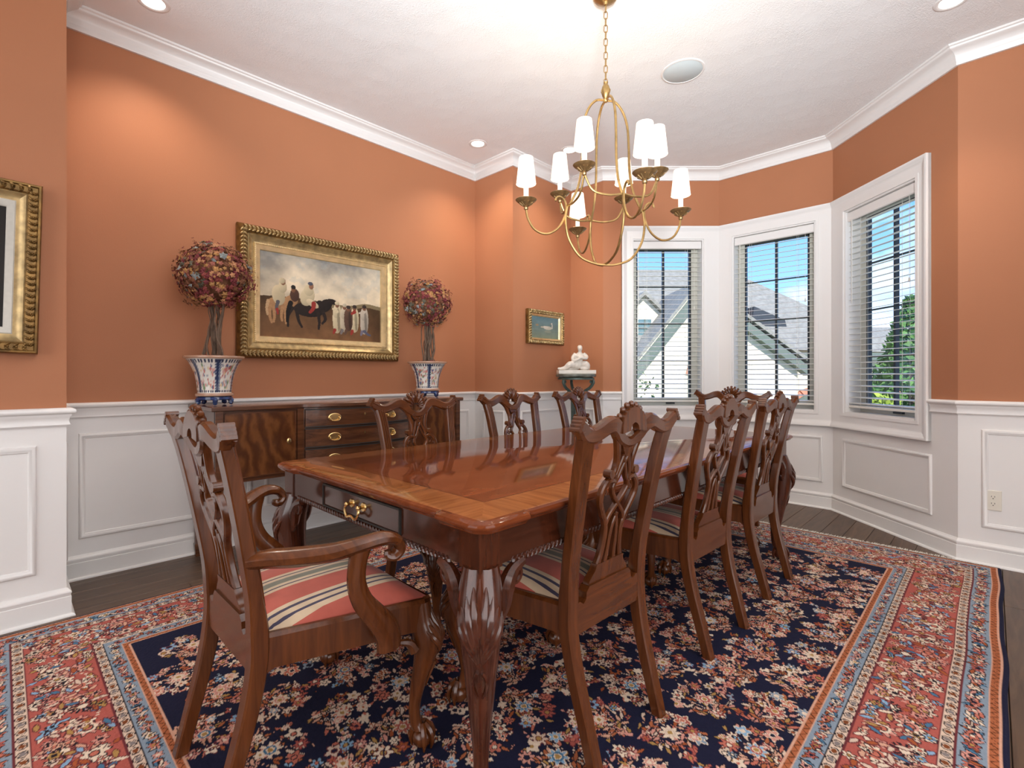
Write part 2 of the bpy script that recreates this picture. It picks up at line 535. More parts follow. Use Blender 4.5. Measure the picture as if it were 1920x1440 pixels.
mb = MB().prism([(P[k][0] - MIT[k].x * 0.13, P[k][1] - MIT[k].y * 0.13) for k in range(NP)], ZC, ZC + 0.15)
tag(mb.build('ceiling', M['ceil'], smooth=0), kind='structure')
mb = MB().prism([(x, y) for x, y in P], -0.06, -0.019)
floor = tag(mb.build('floor', M['sub'], smooth=0), kind='structure')

# floor planks, laid along the room
def xspan(y):
    x1 = 4.03
    if 0.143 < y < 2.606:
        x1 = 4.806
        if y > 1.83: x1 = 4.806 - (y - 1.83)
        if y < 0.919: x1 = 4.806 - (0.919 - y)
    return -2.8, x1 + 0.05
rng = random.Random(5)
pw = 0.127; y = -2.2; row = 0
while y < 3.47:
    y1 = min(y + pw, 3.474); ymid = (y + y1) / 2
    x0, x1 = xspan(ymid)
    if ymid > 2.982 + 0.02: x0, x1 = 0.209, 3.183
    hid = 0.12 < ymid < 2.76            # rows lying under the rug start beyond it
    if hid: x0 = 3.80
    x = x0
    first = True
    while x < x1 - 0.02:
        ln = rng.uniform(0.9, 2.0) * (0.5 if first and not hid else 1)
        first = False
        xe = min(x + ln, x1)
        if x1 - xe < 0.25: xe = x1
        g = 0.0012
        z = rng.uniform(-0.0006, 0.0)
        m = MB().loft([[(x + g, y + g, -0.019), (xe - g, y + g, -0.019), (xe - g, y1 - g, -0.019), (x + g, y1 - g, -0.019)],
                       [(x + g, y + g, z - 0.0015), (xe - g, y + g, z - 0.0015), (xe - g, y1 - g, z - 0.0015), (x + g, y1 - g, z - 0.0015)],
                       [(x + 2.5 * g, y + 2.5 * g, z), (xe - 2.5 * g, y + 2.5 * g, z), (xe - 2.5 * g, y1 - 2.5 * g, z), (x + 2.5 * g, y1 - 2.5 * g, z)]])
        m.build('plank', rng.choice(M['plank']), floor, smooth=0)
        x = xe
    y = y1; row += 1

# mouldings: a profile (offset into room, height) run along one wall, mitred into its neighbours
def moulding(name, i, prof, mat, t0=None, t1=None, parent=None):
    T = W(i); n = len(prof); a, b = P[i], P[(i + 1) % NP]
    m0, m1 = MIT[i], MIT[(i + 1) % NP]
    A = [(T(t0, o, z) if t0 is not None else (a[0] + m0.x * o, a[1] + m0.y * o, z)) for o, z in prof]
    B = [(T(t1, o, z) if t1 is not None else (b[0] + m1.x * o, b[1] + m1.y * o, z)) for o, z in prof]
    mb = MB().loft([A, B])
    return mb.build(name, mat, parent, smooth=50)

def arc(cx, cz, r, a0, a1, n=5):
    return [(cx + r * math.cos(math.radians(a0 + (a1 - a0) * k / n)), cz + r * math.sin(math.radians(a0 + (a1 - a0) * k / n))) for k in range(n + 1)]

base_prof = [(0, 0)] + [(0.030, 0)] + arc(0.017, 0.001, 0.013, 10, 90, 4) + [(0.0165, 0.019), (0.0165, 0.089), (0.013, 0.0915), (0.0145, 0.094)] + \
            arc(0.006, 0.108, 0.0115, -40, 60, 5) + [(0.0075, 0.122), (0.004, 0.128), (0, 0.128)]
rail_prof = [(0, RAIL - 0.082), (0.010, RAIL - 0.082), (0.014, RAIL - 0.076), (0.010, RAIL - 0.068), (0.0085, RAIL - 0.058), (0.011, RAIL - 0.044),
             (0.0175, RAIL - 0.034), (0.0175, RAIL - 0.029)] + arc(0.020, RAIL - 0.0145, 0.0125, -90, 90, 7) + [(0.018, RAIL), (0, RAIL)]
ZB = ZC - 0.105
crown_prof = [(0, ZB), (0.014, ZB), (0.016, ZB + 0.003), (0.016, ZB + 0.020), (0.020, ZB + 0.024), (0.020, ZB + 0.029)] + \
             [(0.022 + 0.050 * (1 - math.cos(t * PI / 2)) , ZB + 0.029 + 0.048 * math.sin(t * PI / 2) ) for t in (0.1, 0.3, 0.5, 0.7, 0.9)] + \
             [(0.074, ZB + 0.080), (0.078, ZB + 0.083), (0.080, ZB + 0.090), (0.089, ZB + 0.094), (0.090, ZC - 0.0005), (0, ZC - 0.0005)]
tn = 1
for i in range(NP):
    tag(moulding('baseboard_' + SIDE[i], i, base_prof, M['white']), kind='structure')
    tag(moulding('trim_%d' % tn, i, crown_prof, M['white']), 'white crown moulding', kind='structure'); tn += 1
    if i == 7: continue
    t0 = t1 = None
    if i == 6: t1 = 0.174
    if i == 8: t0 = 0.916
    tag(moulding('trim_%d' % tn, i, rail_prof, M['white'], t0, t1), 'white chair rail', kind='structure'); tn += 1

# raised panel mouldings on the wainscot
pm = [(0.0, 0.0), (0.006, 0.001), (0.011, 0.006), (0.013, 0.012), (0.010, 0.017), (0.0065, 0.020), (0.0065, 0.024), (0.003, 0.028), (0.0, 0.029)]
def panel(i, s0, s1, z0, z1):
    T = W(i)
    rings = []
    for (o, k) in pm:
        rings.append([T(s0 + k, o, z0 + k), T(s1 - k, o, z0 + k), T(s1 - k, o, z1 - k), T(s0 + k, o, z1 - k)])
    mb = MB()
    mb.loft(rings, cap=False)
    mb.build('panel_moulding', M['white'], WALLS[i], smooth=50)
PZ0, PZ1 = 0.213, 0.782
Lp = LEN[0]
panel(0, Lp - 0.209 + 0.108 - 1.0, Lp - 0.10, PZ0, PZ1)
panel(0, 0.12, Lp - 1.25, PZ0, PZ1)
panel(1, 0.10, LEN[1] - 0.10, PZ0, PZ1)
for a, b in ((0.083, 0.965), (1.046, 1.928), (2.009, 2.891)): panel(2, a, b, PZ0, PZ1)
panel(3, 0.10, LEN[3] - 0.10, PZ0, PZ1)
panel(4, 0.10, LEN[4] - 0.10, PZ0, PZ1)
panel(5, 0.09, LEN[5] - 0.09, PZ0, PZ1)
panel(6, 0.174, LEN[6] - 0.114, PZ0, 0.596)
panel(7, 0.075, LEN[7] - 0.070, PZ0, 0.596)
panel(8, 0.114, 0.923, PZ0, 0.596)
panel(9, 0.10, 1.10, PZ0, PZ1); panel(9, 1.20, 2.24, PZ0, PZ1)

# ------------------------------------------------------------------ windows and blinds
CZ0, CZ1 = 0.680, 2.505
def window(i, num, cs0, cs1, m0, m1):
    a, b = OPEN[i]; T = W(i)
    mb = MB()
    # flat casing, then the jamb lining
    e0 = cs0; e1 = cs1
    mb.box(e0, a, 0, 0.019, CZ0, CZ1, 0, T); mb.box(b, e1, 0, 0.019, CZ0, CZ1, 0, T)
    mb.box(a, b, 0, 0.019, WZ1, CZ1, 0, T); mb.box(a, b, 0, 0.019, CZ0, WZ0, 0, T)
    jt = 0.012
    mb.box(a, a + jt, -TH + 0.01, 0.012, WZ0, WZ1, 0, T); mb.box(b - jt, b, -TH + 0.01, 0.012, WZ0, WZ1, 0, T)
    mb.box(a + jt, b - jt, -TH + 0.01, 0.012, WZ1 - jt, WZ1, 0, T); mb.box(a + jt, b - jt, -TH + 0.01, 0.022, WZ0, WZ0 + jt, 0, T)
    root = mb.build('window_%d' % num, M['white'], smooth=0)
    root['kind'] = 'structure'
    root['label'] = ['leftmost bay window facing the gabled house', 'middle bay window', 'rightmost bay window facing the garden'][num - 1]
    # stepped outer moulding of the casing, parts of the window
    step = [(0.0, 0.019), (0.0, 0.034), (0.012, 0.036), (0.020, 0.030), (0.030, 0.028), (0.036, 0.022), (0.050, 0.0195)]
    def hrun(z_edge, sgn):
        m = MB()
        A = []; B = []
        i1 = (i + 1) % NP
        for k, o in step + [(0.050, 0.0), (0.0, 0.0)]:
            z = z_edge + sgn * k
            A.append((P[i][0] + MIT[i].x * o, P[i][1] + MIT[i].y * o, z) if m0 else T(e0 + k, o, z))
            B.append((P[i1][0] + MIT[i1].x * o, P[i1][1] + MIT[i1].y * o, z) if m1 else T(e1 - k, o, z))
        m.loft([A, B]).build('casing_moulding', M['white'], root, smooth=50)
    hrun(CZ1, -1); hrun(CZ0, 1)
    def vrun(s_edge, sgn):
        m = MB()
        A = [T(s_edge + sgn * k, o, CZ0 + k) for k, o in step + [(0.050, 0.0), (0.0, 0.0)]]
        B = [T(s_edge + sgn * k, o, CZ1 - k) for k, o in step + [(0.050, 0.0), (0.0, 0.0)]]
        m.loft([A, B]).build('casing_moulding', M['white'], root, smooth=50)
    if not m0: vrun(e0, 1)
    if not m1: vrun(e1, -1)
    # inner bead round the opening
    m = MB()
    for (s0, s1, z0, z1) in ((a - 0.022, a, WZ0 - 0.022, WZ1 + 0.022), (b, b + 0.022, WZ0 - 0.022, WZ1 + 0.022), (a, b, WZ1, WZ1 + 0.022), (a, b, WZ0 - 0.022, WZ0)):
        m.box(s0, s1, 0.019, 0.0245, z0, z1, 0, T)
    m.build('inner_bead', M['white'], root, smooth=0)
    # sash, muntins, panes
    sw = 0.058; so0, so1 = -TH + 0.012, -TH + 0.055
    A, B, C, D = a + jt, b - jt, WZ0 + jt, WZ1 - jt
    m = MB()
    m.box(A, A + sw, so0, so1, C, D, 0, T); m.box(B - sw, B, so0, so1, C, D, 0, T)
    m.box(A + sw, B - sw, so0, so1, C, C + sw + 0.01, 0, T); m.box(A + sw, B - sw, so0, so1, D - sw, D, 0, T)
    sash = m.build('sash', M['sash'], root, smooth=0)
    A2, B2, C2, D2 = A + sw, B - sw, C + sw + 0.01, D - sw
    dk = 0.012
    m = MB()
    m.box(A2, A2 + dk, so0 + 0.004, so1 - 0.006, C2, D2, 0, T); m.box(B2 - dk * 1.4, B2, so0 + 0.004, so1 - 0.006, C2, D2, 0, T)
    m.box(A2, B2, so0 + 0.004, so1 - 0.006, D2 - dk, D2, 0, T)
    m.build('screen_frame', M['dark_sash'], sash, smooth=0)
    cm = (A2 + B2) / 2; mw = 0.009
    MB().box(cm - mw, cm + mw, so0 + 0.006, so1 - 0.008, C2, D2, 0, T).build('muntin', M['dark_sash'], sash, smooth=0)
    zs = [C2 + (D2 - C2) * k / 4 for k in range(5)]
    for k in (1, 2, 3):
        MB().box(A2, B2, so0 + 0.008, so1 - 0.010, zs[k] - mw * 0.5, zs[k] + mw * 0.5, 0, T).build('muntin', M['dark_sash'], sash, smooth=0)
    for k in range(4):
        for (q0, q1) in ((A2, cm), (cm, B2)):
            MB().box(q0 + 0.001, q1 - 0.001, so0 + 0.019, so0 + 0.021, zs[k] + 0.001, zs[k + 1] - 0.001, 0, T).build('pane', M['glass'], sash, smooth=0)
    # crank handle on the sill of the sash
    m = MB().box(cm + 0.02, cm + 0.10, so1, so1 + 0.02, C + 0.012, C + 0.026, 0, T)
    m.build('crank_handle', M['dark_sash'], sash, smooth=0)
    # ---- the blind hanging inside the opening
    lab = ['white slatted blind in the leftmost bay window', 'white slatted blind in the middle bay window', 'white slatted blind in the rightmost bay window'][num - 1]
    c = T((a + b) / 2, -0.038, WZ0)
    ang = math.atan2(DIR[i].y, DIR[i].x)
    r = thing('window_blind', lab, 'blind', c, ang, 'slatted blinds in the bay windows')
    hw = (b - a) / 2 - jt - 0.004
    top = WZ1 - jt - WZ0
    # in local space: x along the wall, y negative towards the room (right of direction)
    v = MB().loft([[(-hw, -0.028, top - 0.076), (hw, -0.028, top - 0.076), (hw, -0.028, top - 0.002), (-hw, -0.028, top - 0.002)],
                   [(-hw, -0.036, top - 0.070), (hw, -0.036, top - 0.070), (hw, -0.036, top - 0.008), (-hw, -0.036, top - 0.008)]])
    v.build('valance', M['white'], r, smooth=0)
    MB().box(-hw, hw, -0.027, 0.022, top - 0.045, top - 0.003).build('head_rail', M['blind'], r, smooth=0)
    pitch = 0.0447; n = int((top - 0.085 - 0.045) / pitch)
    m = MB(); tl = math.tan(math.radians(8.0))
    sec = [(-0.0250, -0.0015 - 0.025 * tl), (0.0, 0.0), (0.0250, -0.0015 + 0.025 * tl), (0.0250, 0.0013 + 0.025 * tl), (0.0, 0.0028), (-0.0250, 0.0013 - 0.025 * tl)]
    m.loft([[(-hw, y_, z_) for y_, z_ in sec], [(hw, y_, z_) for y_, z_ in sec]])
    s0 = m.build('slat', M['blind'], r, smooth=30)
    z = top - 0.105; s0.location = (0, 0, z)
    for k in range(1, n):
        copy_obj(s0, r, (0, 0, z - k * pitch))
    zb = z - n * pitch + 0.008
    MB().box(-hw, hw, -0.026, 0.026, zb, zb + 0.018).build('bottom_rail', M['blind'], r, smooth=0, bevel=0.003)
    for sx in (-0.6, 0.6):
        m = MB()
        for yy in (-0.0265, 0.0265):
            m.box(sx * hw - 0.0009, sx * hw + 0.0009, yy - 0.0006, yy + 0.0006, zb + 0.01, top - 0.04)
        m.build('ladder_cord', M['blind'], r, smooth=0)
    m = MB()
    cxp = hw * 0.80
    m.tube([(cxp, -0.032, top - 0.06), (cxp, -0.032, top - 0.62)], 0.0012, 5)
    m.lathe([(0.002, 0.0), (0.006, -0.012), (0.007, -0.028), (0.003, -0.034)], 8, (cxp, -0.032, top - 0.62))
    m.build('lift_cord', M['blind'], r)
    m = MB()
    m.tube([(-hw * 0.86, -0.034, top - 0.07), (-hw * 0.86, -0.034, top - 0.72)], 0.0035, 6)
    m.build('tilt_wand', M['blind'], r)
window(6, 1, 0.174, LEN[6], False, True)
window(7, 2, 0.0, LEN[7], True, True)
window(8, 3, 0.0, 0.916, True, False)
# ------------------------------------------------------------------ rug
def make_rug():
    X0, X1, Y0, Y1 = -0.09, 3.975, -0.040, 2.912
    L, Wd = X1 - X0, Y1 - Y0
    def graded(a, b, brk, f, c):
        n1 = int((brk - a) / f); n2 = int((b - brk) / c)
        return np.concatenate([np.linspace(a, brk, n1, endpoint=False), np.linspace(brk, b, n2)])
    xs = graded(0, L, 2.1, 0.0034, 0.0052)
    ys = graded(0, Wd, 1.30, 0.0034, 0.0048)
    XX, YY = np.meshgrid(xs, ys)
    C = np.zeros(XX.shape + (3,))
    rs = np.random.RandomState(3)
    c = {k: np.array(lin(v)) for k, v in dict(navy=(25, 26, 50), orange=(170, 98, 64), pale=(206, 158, 134), lblue=(132, 146, 160), cream=(210, 186, 166),
         red=(170, 88, 78), dred=(104, 46, 50), pink=(204, 144, 130), coral=(188, 108, 90), ivory=(222, 202, 180), brown=(122, 66, 34), grey=(130, 120, 118),
         rust=(160, 84, 48), gold=(170, 132, 76), teal=(70, 112, 142), dark=(36, 28, 36), sky=(132, 166, 194)).items()}
    D = np.minimum(np.minimum(XX, L - XX), np.minimum(YY, Wd - YY))
    sidey = np.minimum(YY, Wd - YY) < np.minimum(XX, L - XX)
    AL = np.where(sidey, XX, YY)
    bands = [(0, .016, 'navy'), (.016, .021, 'pale'), (.021, .041, 'orange'), (.041, .046, 'pale'), (.046, .112, 'lblue'), (.112, .117, 'dred'), (.117, .147, 'cream'),
             (.147, .152, 'dred'), (.152, .343, 'red'), (.343, .348, 'dred'), (.348, .376, 'cream'), (.376, .380, 'dark'), (.380, .430, 'lblue'),
             (.430, .435, 'pale'), (.435, .452, 'orange'), (.452, .457, 'pale'), (.457, 9, 'navy')]
    for a, b, k in bands:
        C[(D >= a) & (D < b)] = c[k]
    # zigzags in the two orange stripes
    for a, b in ((.021, .041), (.435, .452)):
        w = (D - a) / (b - a); t = np.abs(((AL / 0.032) % 1) * 2 - 1)
        C[(D > a) & (D < b) & (np.abs(w - t) < 0.14)] = c['brown'] * 0.55
    # cream guards: brown and grey leaf marks in dark outlines
    for a, b in ((.117, .147), (.348, .376)):
        w = (D - a) / (b - a) - 0.5
        ph = (AL / 0.042) % 1; kk = np.floor(AL / 0.042) % 2
        e = ((ph - 0.5) / 0.40) ** 2 + (w / 0.46) ** 2
        inb = (D > a) & (D < b)
        C[inb & (e < 1) & (e > 0.60)] = c['dark']
        C[inb & (e < 0.36) & (kk == 0)] = c['brown']
        C[inb & (e < 0.36) & (kk == 1)] = c['grey']
    def win(x, y, r):
        i0, i1 = np.searchsorted(xs, [x - r, x + r]); j0, j1 = np.searchsorted(ys, [y - r, y + r])
        return slice(j0, j1), slice(i0, i1)
    def flower(x, y, R, n, pet, out, ctr, rot=0.0, ring=None):
        s = win(x, y, R * 1.1); dx = XX[s] - x; dy = YY[s] - y
        if dx.size == 0: return
        r = np.hypot(dx, dy); th = np.arctan2(dy, dx) + rot
        rim = R * (0.80 + 0.20 * np.cos(n * th))
        v = C[s]
        v[r < rim] = out
        v[r < rim - max(0.0035, R * 0.12)] = pet
        if ring is not None: v[r < R * 0.52] = ring
        v[r < R * 0.34] = out
        v[r < R * 0.24] = ctr
    def daisy(x, y, R, n, pet, ctr, rot=0.0):
        s = win(x, y, R * 1.1); dx = XX[s] - x; dy = YY[s] - y
        if dx.size == 0: return
        r = np.hypot(dx, dy); th = np.arctan2(dy, dx) + rot
        v = C[s]
        v[(r < R) & (np.cos(n * th) > -0.25) & (r > R * 0.3)] = pet
        v[r < R * 0.36] = ctr
    def leaf(x, y, ln, wd, a, col, out=None):
        s = win(x, y, ln); dx = XX[s] - x; dy = YY[s] - y
        if dx.size == 0: return
        u = (dx * math.cos(a) + dy * math.sin(a)) / ln; w = (-dx * math.sin(a) + dy * math.cos(a)) / wd
        e = np.abs(w) - (1 - u * u)
        v = C[s]
        if out is not None: v[(e < 0.0) & (np.abs(u) < 1)] = out
        v[(e < (-0.38 if out is not None else 0)) & (np.abs(u) < 1)] = col
    def stroke(pts, w, col):
        for (x, y) in cr(pts, 10):
            s = win(x, y, w)
            if XX[s].size: C[s][np.hypot(XX[s] - x, YY[s] - y) < w] = col
    pets = ['coral', 'pink', 'ivory', 'cream', 'red', 'pink', 'rust', 'sky', 'cream', 'coral', 'ivory', 'lblue']
    leafs = ['pale', 'rust', 'gold', 'cream', 'orange', 'pink', 'coral', 'pale']
    # blue bands: rosettes and comma leaves
    for (mid, hw) in ((.079, .030), (.405, .023)):
        for side in range(4):
            ln = L if side < 2 else Wd
            p = mid + 0.02
            k = 0
            while p < ln - mid:
                def at(al, d):
                    return ((al, d), (al, Wd - d), (d, al), (L - d, al))[side]
                if k % 2 == 0:
                    x, y = at(p, mid); flower(x, y, hw * 0.82, 6, c[rs.choice(['coral', 'pink', 'ivory', 'red'])], c['dark'], c[rs.choice(['gold', 'navy', 'ivory'])], rs.rand() * 6)
                else:
                    for q in range(4):
                        x, y = at(p + rs.uniform(-.014, .014), mid + rs.uniform(-.6, .6) * hw)
                        leaf(x, y, hw * 0.75, hw * 0.27, rs.rand() * 6, c[rs.choice(['pink', 'ivory', 'rust', 'teal', 'coral', 'cream'])], c['dark'])
                p += 0.027; k += 1
    # wide red border: vine, large rosettes, dark daisies, teal leaves
    for side in range(4):
        ln = L if side < 2 else Wd
        def at(al, d):
            return ((al, d), (al, Wd - d), (d, al), (L - d, al))[side]
        pts = []
        p = 0.25; k = 0
        while p < ln - 0.25:
            pts.append(at(p, 0.2475 + (0.062 if k % 2 else -0.062))); p += 0.14; k += 1
        stroke(pts, 0.0045, c['ivory'])
        p = 0.20; k = 0
        while p < ln - 0.20:
            d = 0.2475
            x, y = at(p, d + (0.030 if k % 2 else -0.030))
            for q in range(6):
                x2, y2 = at(p + rs.uniform(-.045, .045), d + rs.uniform(-.08, .08))
                flower(x2, y2, rs.uniform(.019, .031), 6, c[rs.choice(['ivory', 'pink', 'cream', 'pale', 'pink', 'cream'])], c[rs.choice(['dred', 'dark'])], c[rs.choice(['coral', 'dark', 'gold'])], rs.rand() * 6)
            if k % 3 == 0: daisy(x, y, 0.036, 12, c['dark'], c['ivory'], rs.rand())
            else: flower(x, y, 0.043, 8, c[['cream', 'pink', 'ivory'][k % 3]], c['dark'], c['coral'], rs.rand(), c[rs.choice(['coral', 'ivory', 'pink'])])
            for q in range(9):
                x, y = at(p + rs.uniform(-.045, .045), d + rs.uniform(-.085, .085))
                leaf(x, y, rs.uniform(.016, .030), 0.011, rs.rand() * 6, c[rs.choice(['teal', 'sky', 'rust', 'gold', 'cream', 'pale', 'ivory'])], c['dred'])
            for q in range(3):
                x, y = at(p + rs.uniform(-.05, .05), d + rs.choice([-1, 1]) * rs.uniform(.045, .082))
                flower(x, y, rs.uniform(.013, .022), 6, c[rs.choice(['ivory', 'pink', 'cream', 'gold', 'sky'])], c['dark'], c[rs.choice(['coral', 'dark', 'gold'])], rs.rand() * 6)
            p += 0.072; k += 1
    # dark field: flowering sprays on a staggered lattice
    fx0, fx1, fy0, fy1 = .46, L - .46, .46, Wd - .46
    keep = C.copy(); border = D < .457
    best = np.full(XX.shape, 9.0)
    def spray(x, y, a, S):
        ca, sa = math.cos(a), math.sin(a)
        s = win(x, y, .19); dx, dy = XX[s] - x, YY[s] - y
        th = np.arctan2(dy, dx); ph = rs.rand(3) * 6
        lim = 1 + .10 * np.sin(5 * th + ph[0]) + .09 * np.sin(9 * th + ph[1]) + .05 * np.sin(17 * th + ph[2])
        best[s] = np.minimum(best[s], np.hypot(dx / .112, dy / .100) / lim)
        def q(u, w): return x + (u * ca - w * sa) * S, y + (u * sa + w * ca) * S
        stem = c[rs.choice(['pale', 'cream', 'pink'])]
        tips = []
        for b in np.linspace(-1.35, 1.35, 7):
            e = (0.80 * math.cos(b) - 0.25 + rs.uniform(-.08, .08), 0.86 * math.sin(b) + rs.uniform(-.08, .08))
            stroke([q(-0.95, rs.uniform(-.05, .05)), q(-0.5 + 0.2 * e[0], 0.28 * e[1]), q(*e)], 0.0030, stem)
            tips.append(e)
            for t in (0.15, 0.3, 0.4, 0.5, 0.6, 0.7, 0.8, 0.9, 1.0, 1.15):
                lu, lw = -0.95 + (e[0] + 0.95) * t + rs.uniform(-.12, .12), e[1] * t + rs.uniform(-.20, .20)
                px, py = q(lu, lw)
                leaf(px, py, S * rs.uniform(.12, .20), S * .068, a + b + rs.uniform(-.9, .9), c[rs.choice(leafs)], c['dark'])
        for e in tips:
            px, py = q(*e)
            flower(px, py, S * rs.uniform(.17, .26), rs.choice([5, 6, 8]), c[rs.choice(pets)], c[rs.choice(['dred', 'ivory', 'dark'])], c[rs.choice(['gold', 'ivory', 'coral', 'navy'])], rs.rand() * 6)
        for b in range(11):
            px, py = q(rs.uniform(-.90, .70), rs.uniform(-.75, .75))
            flower(px, py, S * rs.uniform(.10, .17), rs.choice([5, 6]), c[rs.choice(pets)], c[rs.choice(['dred', 'dark', 'ivory'])], c[rs.choice(['gold', 'ivory', 'rust'])], rs.rand() * 6)
        px, py = q(-0.05, 0.0)
        flower(px, py, S * 0.27, 8, c[rs.choice(['coral', 'pink', 'sky', 'ivory', 'red'])], c['ivory'], c['gold'], rs.rand(), c[rs.choice(['red', 'cream', 'teal', 'pink'])])
    dxl, dyl = 0.222, 0.198
    j = 0; y = fy0 + 0.07
    while y < fy1:
        x = fx0 + 0.07 + (dxl / 2 if j % 2 else 0); 
        while x < fx1:
            spray(x + rs.uniform(-.012, .012), y + rs.uniform(-.010, .010), rs.choice([0, PI / 2, PI, -PI / 2]) + rs.uniform(-.6, .6), rs.uniform(.112, .132))
            x += dxl
        y += dyl; j += 1
    C[(best > 1) & ~border] = c['navy']
    C[border] = keep[border]
    # wool: slight colour drift from dye lots (abrash)
    n = rs.normal(0, 1, XX.shape); C *= (1 + 0.05 * n)[..., None]
    ab = 1 + 0.06 * np.sin(XX * 5.1 + 0.6) * np.sin(XX * 1.7)
    C = np.clip(C * ab[..., None], 0, 1)
    root = thing('oriental_rug', 'large oriental rug with navy floral field and red border under the dining table', 'rug', (X0, Y0, 0))
    Z = np.full(XX.shape, 0.011) + rs.normal(0, 0.0004, XX.shape)
    Z *= np.clip(D / 0.006, 0, 1) * 0.9 + 0.1
    Yw = YY + 0.004 * np.sin(XX * 6.3) * np.exp(-YY / 0.25) + 0.002 * np.sin(XX * 13.1) * np.exp(-YY / 0.15)
    pile = attr_mat('rug_wool', 0.92, bump=0.35, bscale=420, spec=0.2)
    o = colour_grid('pile', XX, Yw, Z, C, pile, root)
    MB().box(0.003, L - 0.003, 0.010, Wd - 0.003, 0.0005, 0.0035).build('backing', M['sub'], root, smooth=0)
    # cotton fringe at both ends
    for end in (0, 1):
        m = MB(); r2 = random.Random(9 + end)
        y = 0.01
        while y < Wd - 0.01:
            ln = r2.uniform(0.035, 0.068) if end else r2.uniform(.03, .06)
            x0 = L - 0.004 if end else 0.004; sg = 1 if end else -1
            if end and not (0.22 < y < 2.60): ln = min(ln, 0.030)
            dy = r2.uniform(-.012, .012)
            lift = 0.004 if ln < .03 else 0.006
            m.tube([(x0, y, 0.004), (x0 + sg * ln * .5, y + dy * .6, lift), (x0 + sg * ln, y + dy, 0.0035)], [0.0030, 0.0026, 0.0012], 4)
            y += r2.uniform(0.0022, 0.0042)
        m.build('fringe', M['fringe'], root)['kind'] = 'stuff'
make_rug()
RUG = 0.0128

# ------------------------------------------------------------------ chairs
def yb(z):          # lean of the chair back
    return float(np.interp(z, [0.40, 0.48, 0.62, 0.80, 0.94, 1.02], [0.020, 0.018, -0.004, -0.038, -0.068, -0.084]))

def ball_foot(mb, c, r, d):
    mb.ell((c[0], c[1], c[2] + r * 0.92), (r, r, r * 0.92), 12, 8)
    a0 = math.atan2(d[1], d[0])
    for k in (-1.25, -0.42, 0.42, 1.25, PI):
        a = a0 + k
        ca, sa = math.cos(a), math.sin(a)
        pts = [(c[0] + ca * r * 0.25, c[1] + sa * r * 0.25, c[2] + r * 2.25), (c[0] + ca * r * 0.85, c[1] + sa * r * 0.85, c[2] + r * 1.75),
               (c[0] + ca * r * 1.12, c[1] + sa * r * 1.12, c[2] + r * 0.95), (c[0] + ca * r * 0.98, c[1] + sa * r * 0.98, c[2] + r * 0.12)]
        mb.tube(cr(pts, 3), np.interp(np.arange(10), [0, 3, 6, 9], [r * .30, r * .30, r * .25, r * .10]), 6)

def cabriole(mb, top, d, prof, ball, carve=0, kw=1.0):
    """top=(x,y,z) of the knee block; d outward direction; prof rows (z, offset, half width)"""
    dx, dy = d
    Pp = cr(prof, 5)
    rings = []
    for z, off, r in Pp:
        cx_, cy_ = top[0] + dx * off, top[1] + dy * off
        ring = []
        for j in range(14):
            a = 2 * PI * j / 14
            ca, sa = math.cos(a), math.sin(a)
            rr = r * (1.0 + 0.10 * abs(math.sin(2 * a)) )
            # a points along d at angle 0; slightly pinched sides give the knee its ridge
            u, w = rr * ca * (1.06 if ca > 0 else 0.9), rr * sa * 0.96
            ring.append((cx_ + dx * u - dy * w, cy_ + dy * u + dx * w, z))
        rings.append(ring)
    mb.loft(rings)
    bz, boff, br = ball
    ball_foot(mb, (top[0] + dx * boff, top[1] + dy * boff, bz), br, d)
    def surf(z, a, lift):
        off = float(np.interp(z, Pp[::-1, 0], Pp[::-1, 1])); r = float(np.interp(z, Pp[::-1, 0], Pp[::-1, 2]))
        ca, sa = math.cos(a), math.sin(a)
        rr = r * (1.0 + 0.10 * abs(math.sin(2 * a))) + lift
        u, w = rr * ca * (1.06 if ca > 0 else 0.9), rr * sa * 0.96
        return (top[0] + dx * (off + u) - dy * w, top[1] + dy * (off + u) + dx * w, z)
    if carve:
        zt, zl = prof[0][0], carve
        for k in range(-4, 5):          # acanthus fronds spreading over the knee
            f = k / 4
            ln = 1.0 - 0.42 * abs(f)
            pts = []
            for t in np.linspace(0, 1, 8):
                z = zl + (zt - 0.015 - zl) * (t * ln)
                a = f * (0.18 + 1.05 * t ** 1.3)
                pts.append(surf(z, a, -0.004 + 0.004 * math.sin(PI * t)))
            sc_ = (zt - zl) / .21
            mb.tube(pts, np.interp(np.linspace(0, 1, 8), [0, .35, .7, .9, 1], [.003, .0095 * sc_ + .001, .0115 * sc_ + .001, .0075 * sc_, .003]), 8)
        for k in (-1, 1):
            pts = [surf(zl - 0.02 - 0.012 * t * 6, k * (0.15 + 0.25 * math.sin(t * PI)), 0.0015) for t in np.linspace(0, 1, 7)]
            mb.tube(pts, np.linspace(.005, .002, 7), 5)

def scroll(mb, c, r0, turns, u, v, rad, start=0.0, sgn=1):
    """spiral tube in the plane spanned by u and v"""
    u, v = np.array(u, float), np.array(v, float); pts = []; rr = []
    n = int(18 * turns)
    for k in range(n + 1):
        t = k / n; r = r0 * (1 - 0.82 * t); a = start + sgn * 2 * PI * turns * t
        pts.append(np.array(c) + r * (math.cos(a) * u + math.sin(a) * v)); rr.append(rad * (1 - 0.35 * t))
    mb.tube(pts, rr, 6)
    mb.ell(tuple(c), (rad * .9,) * 3, 6, 4)

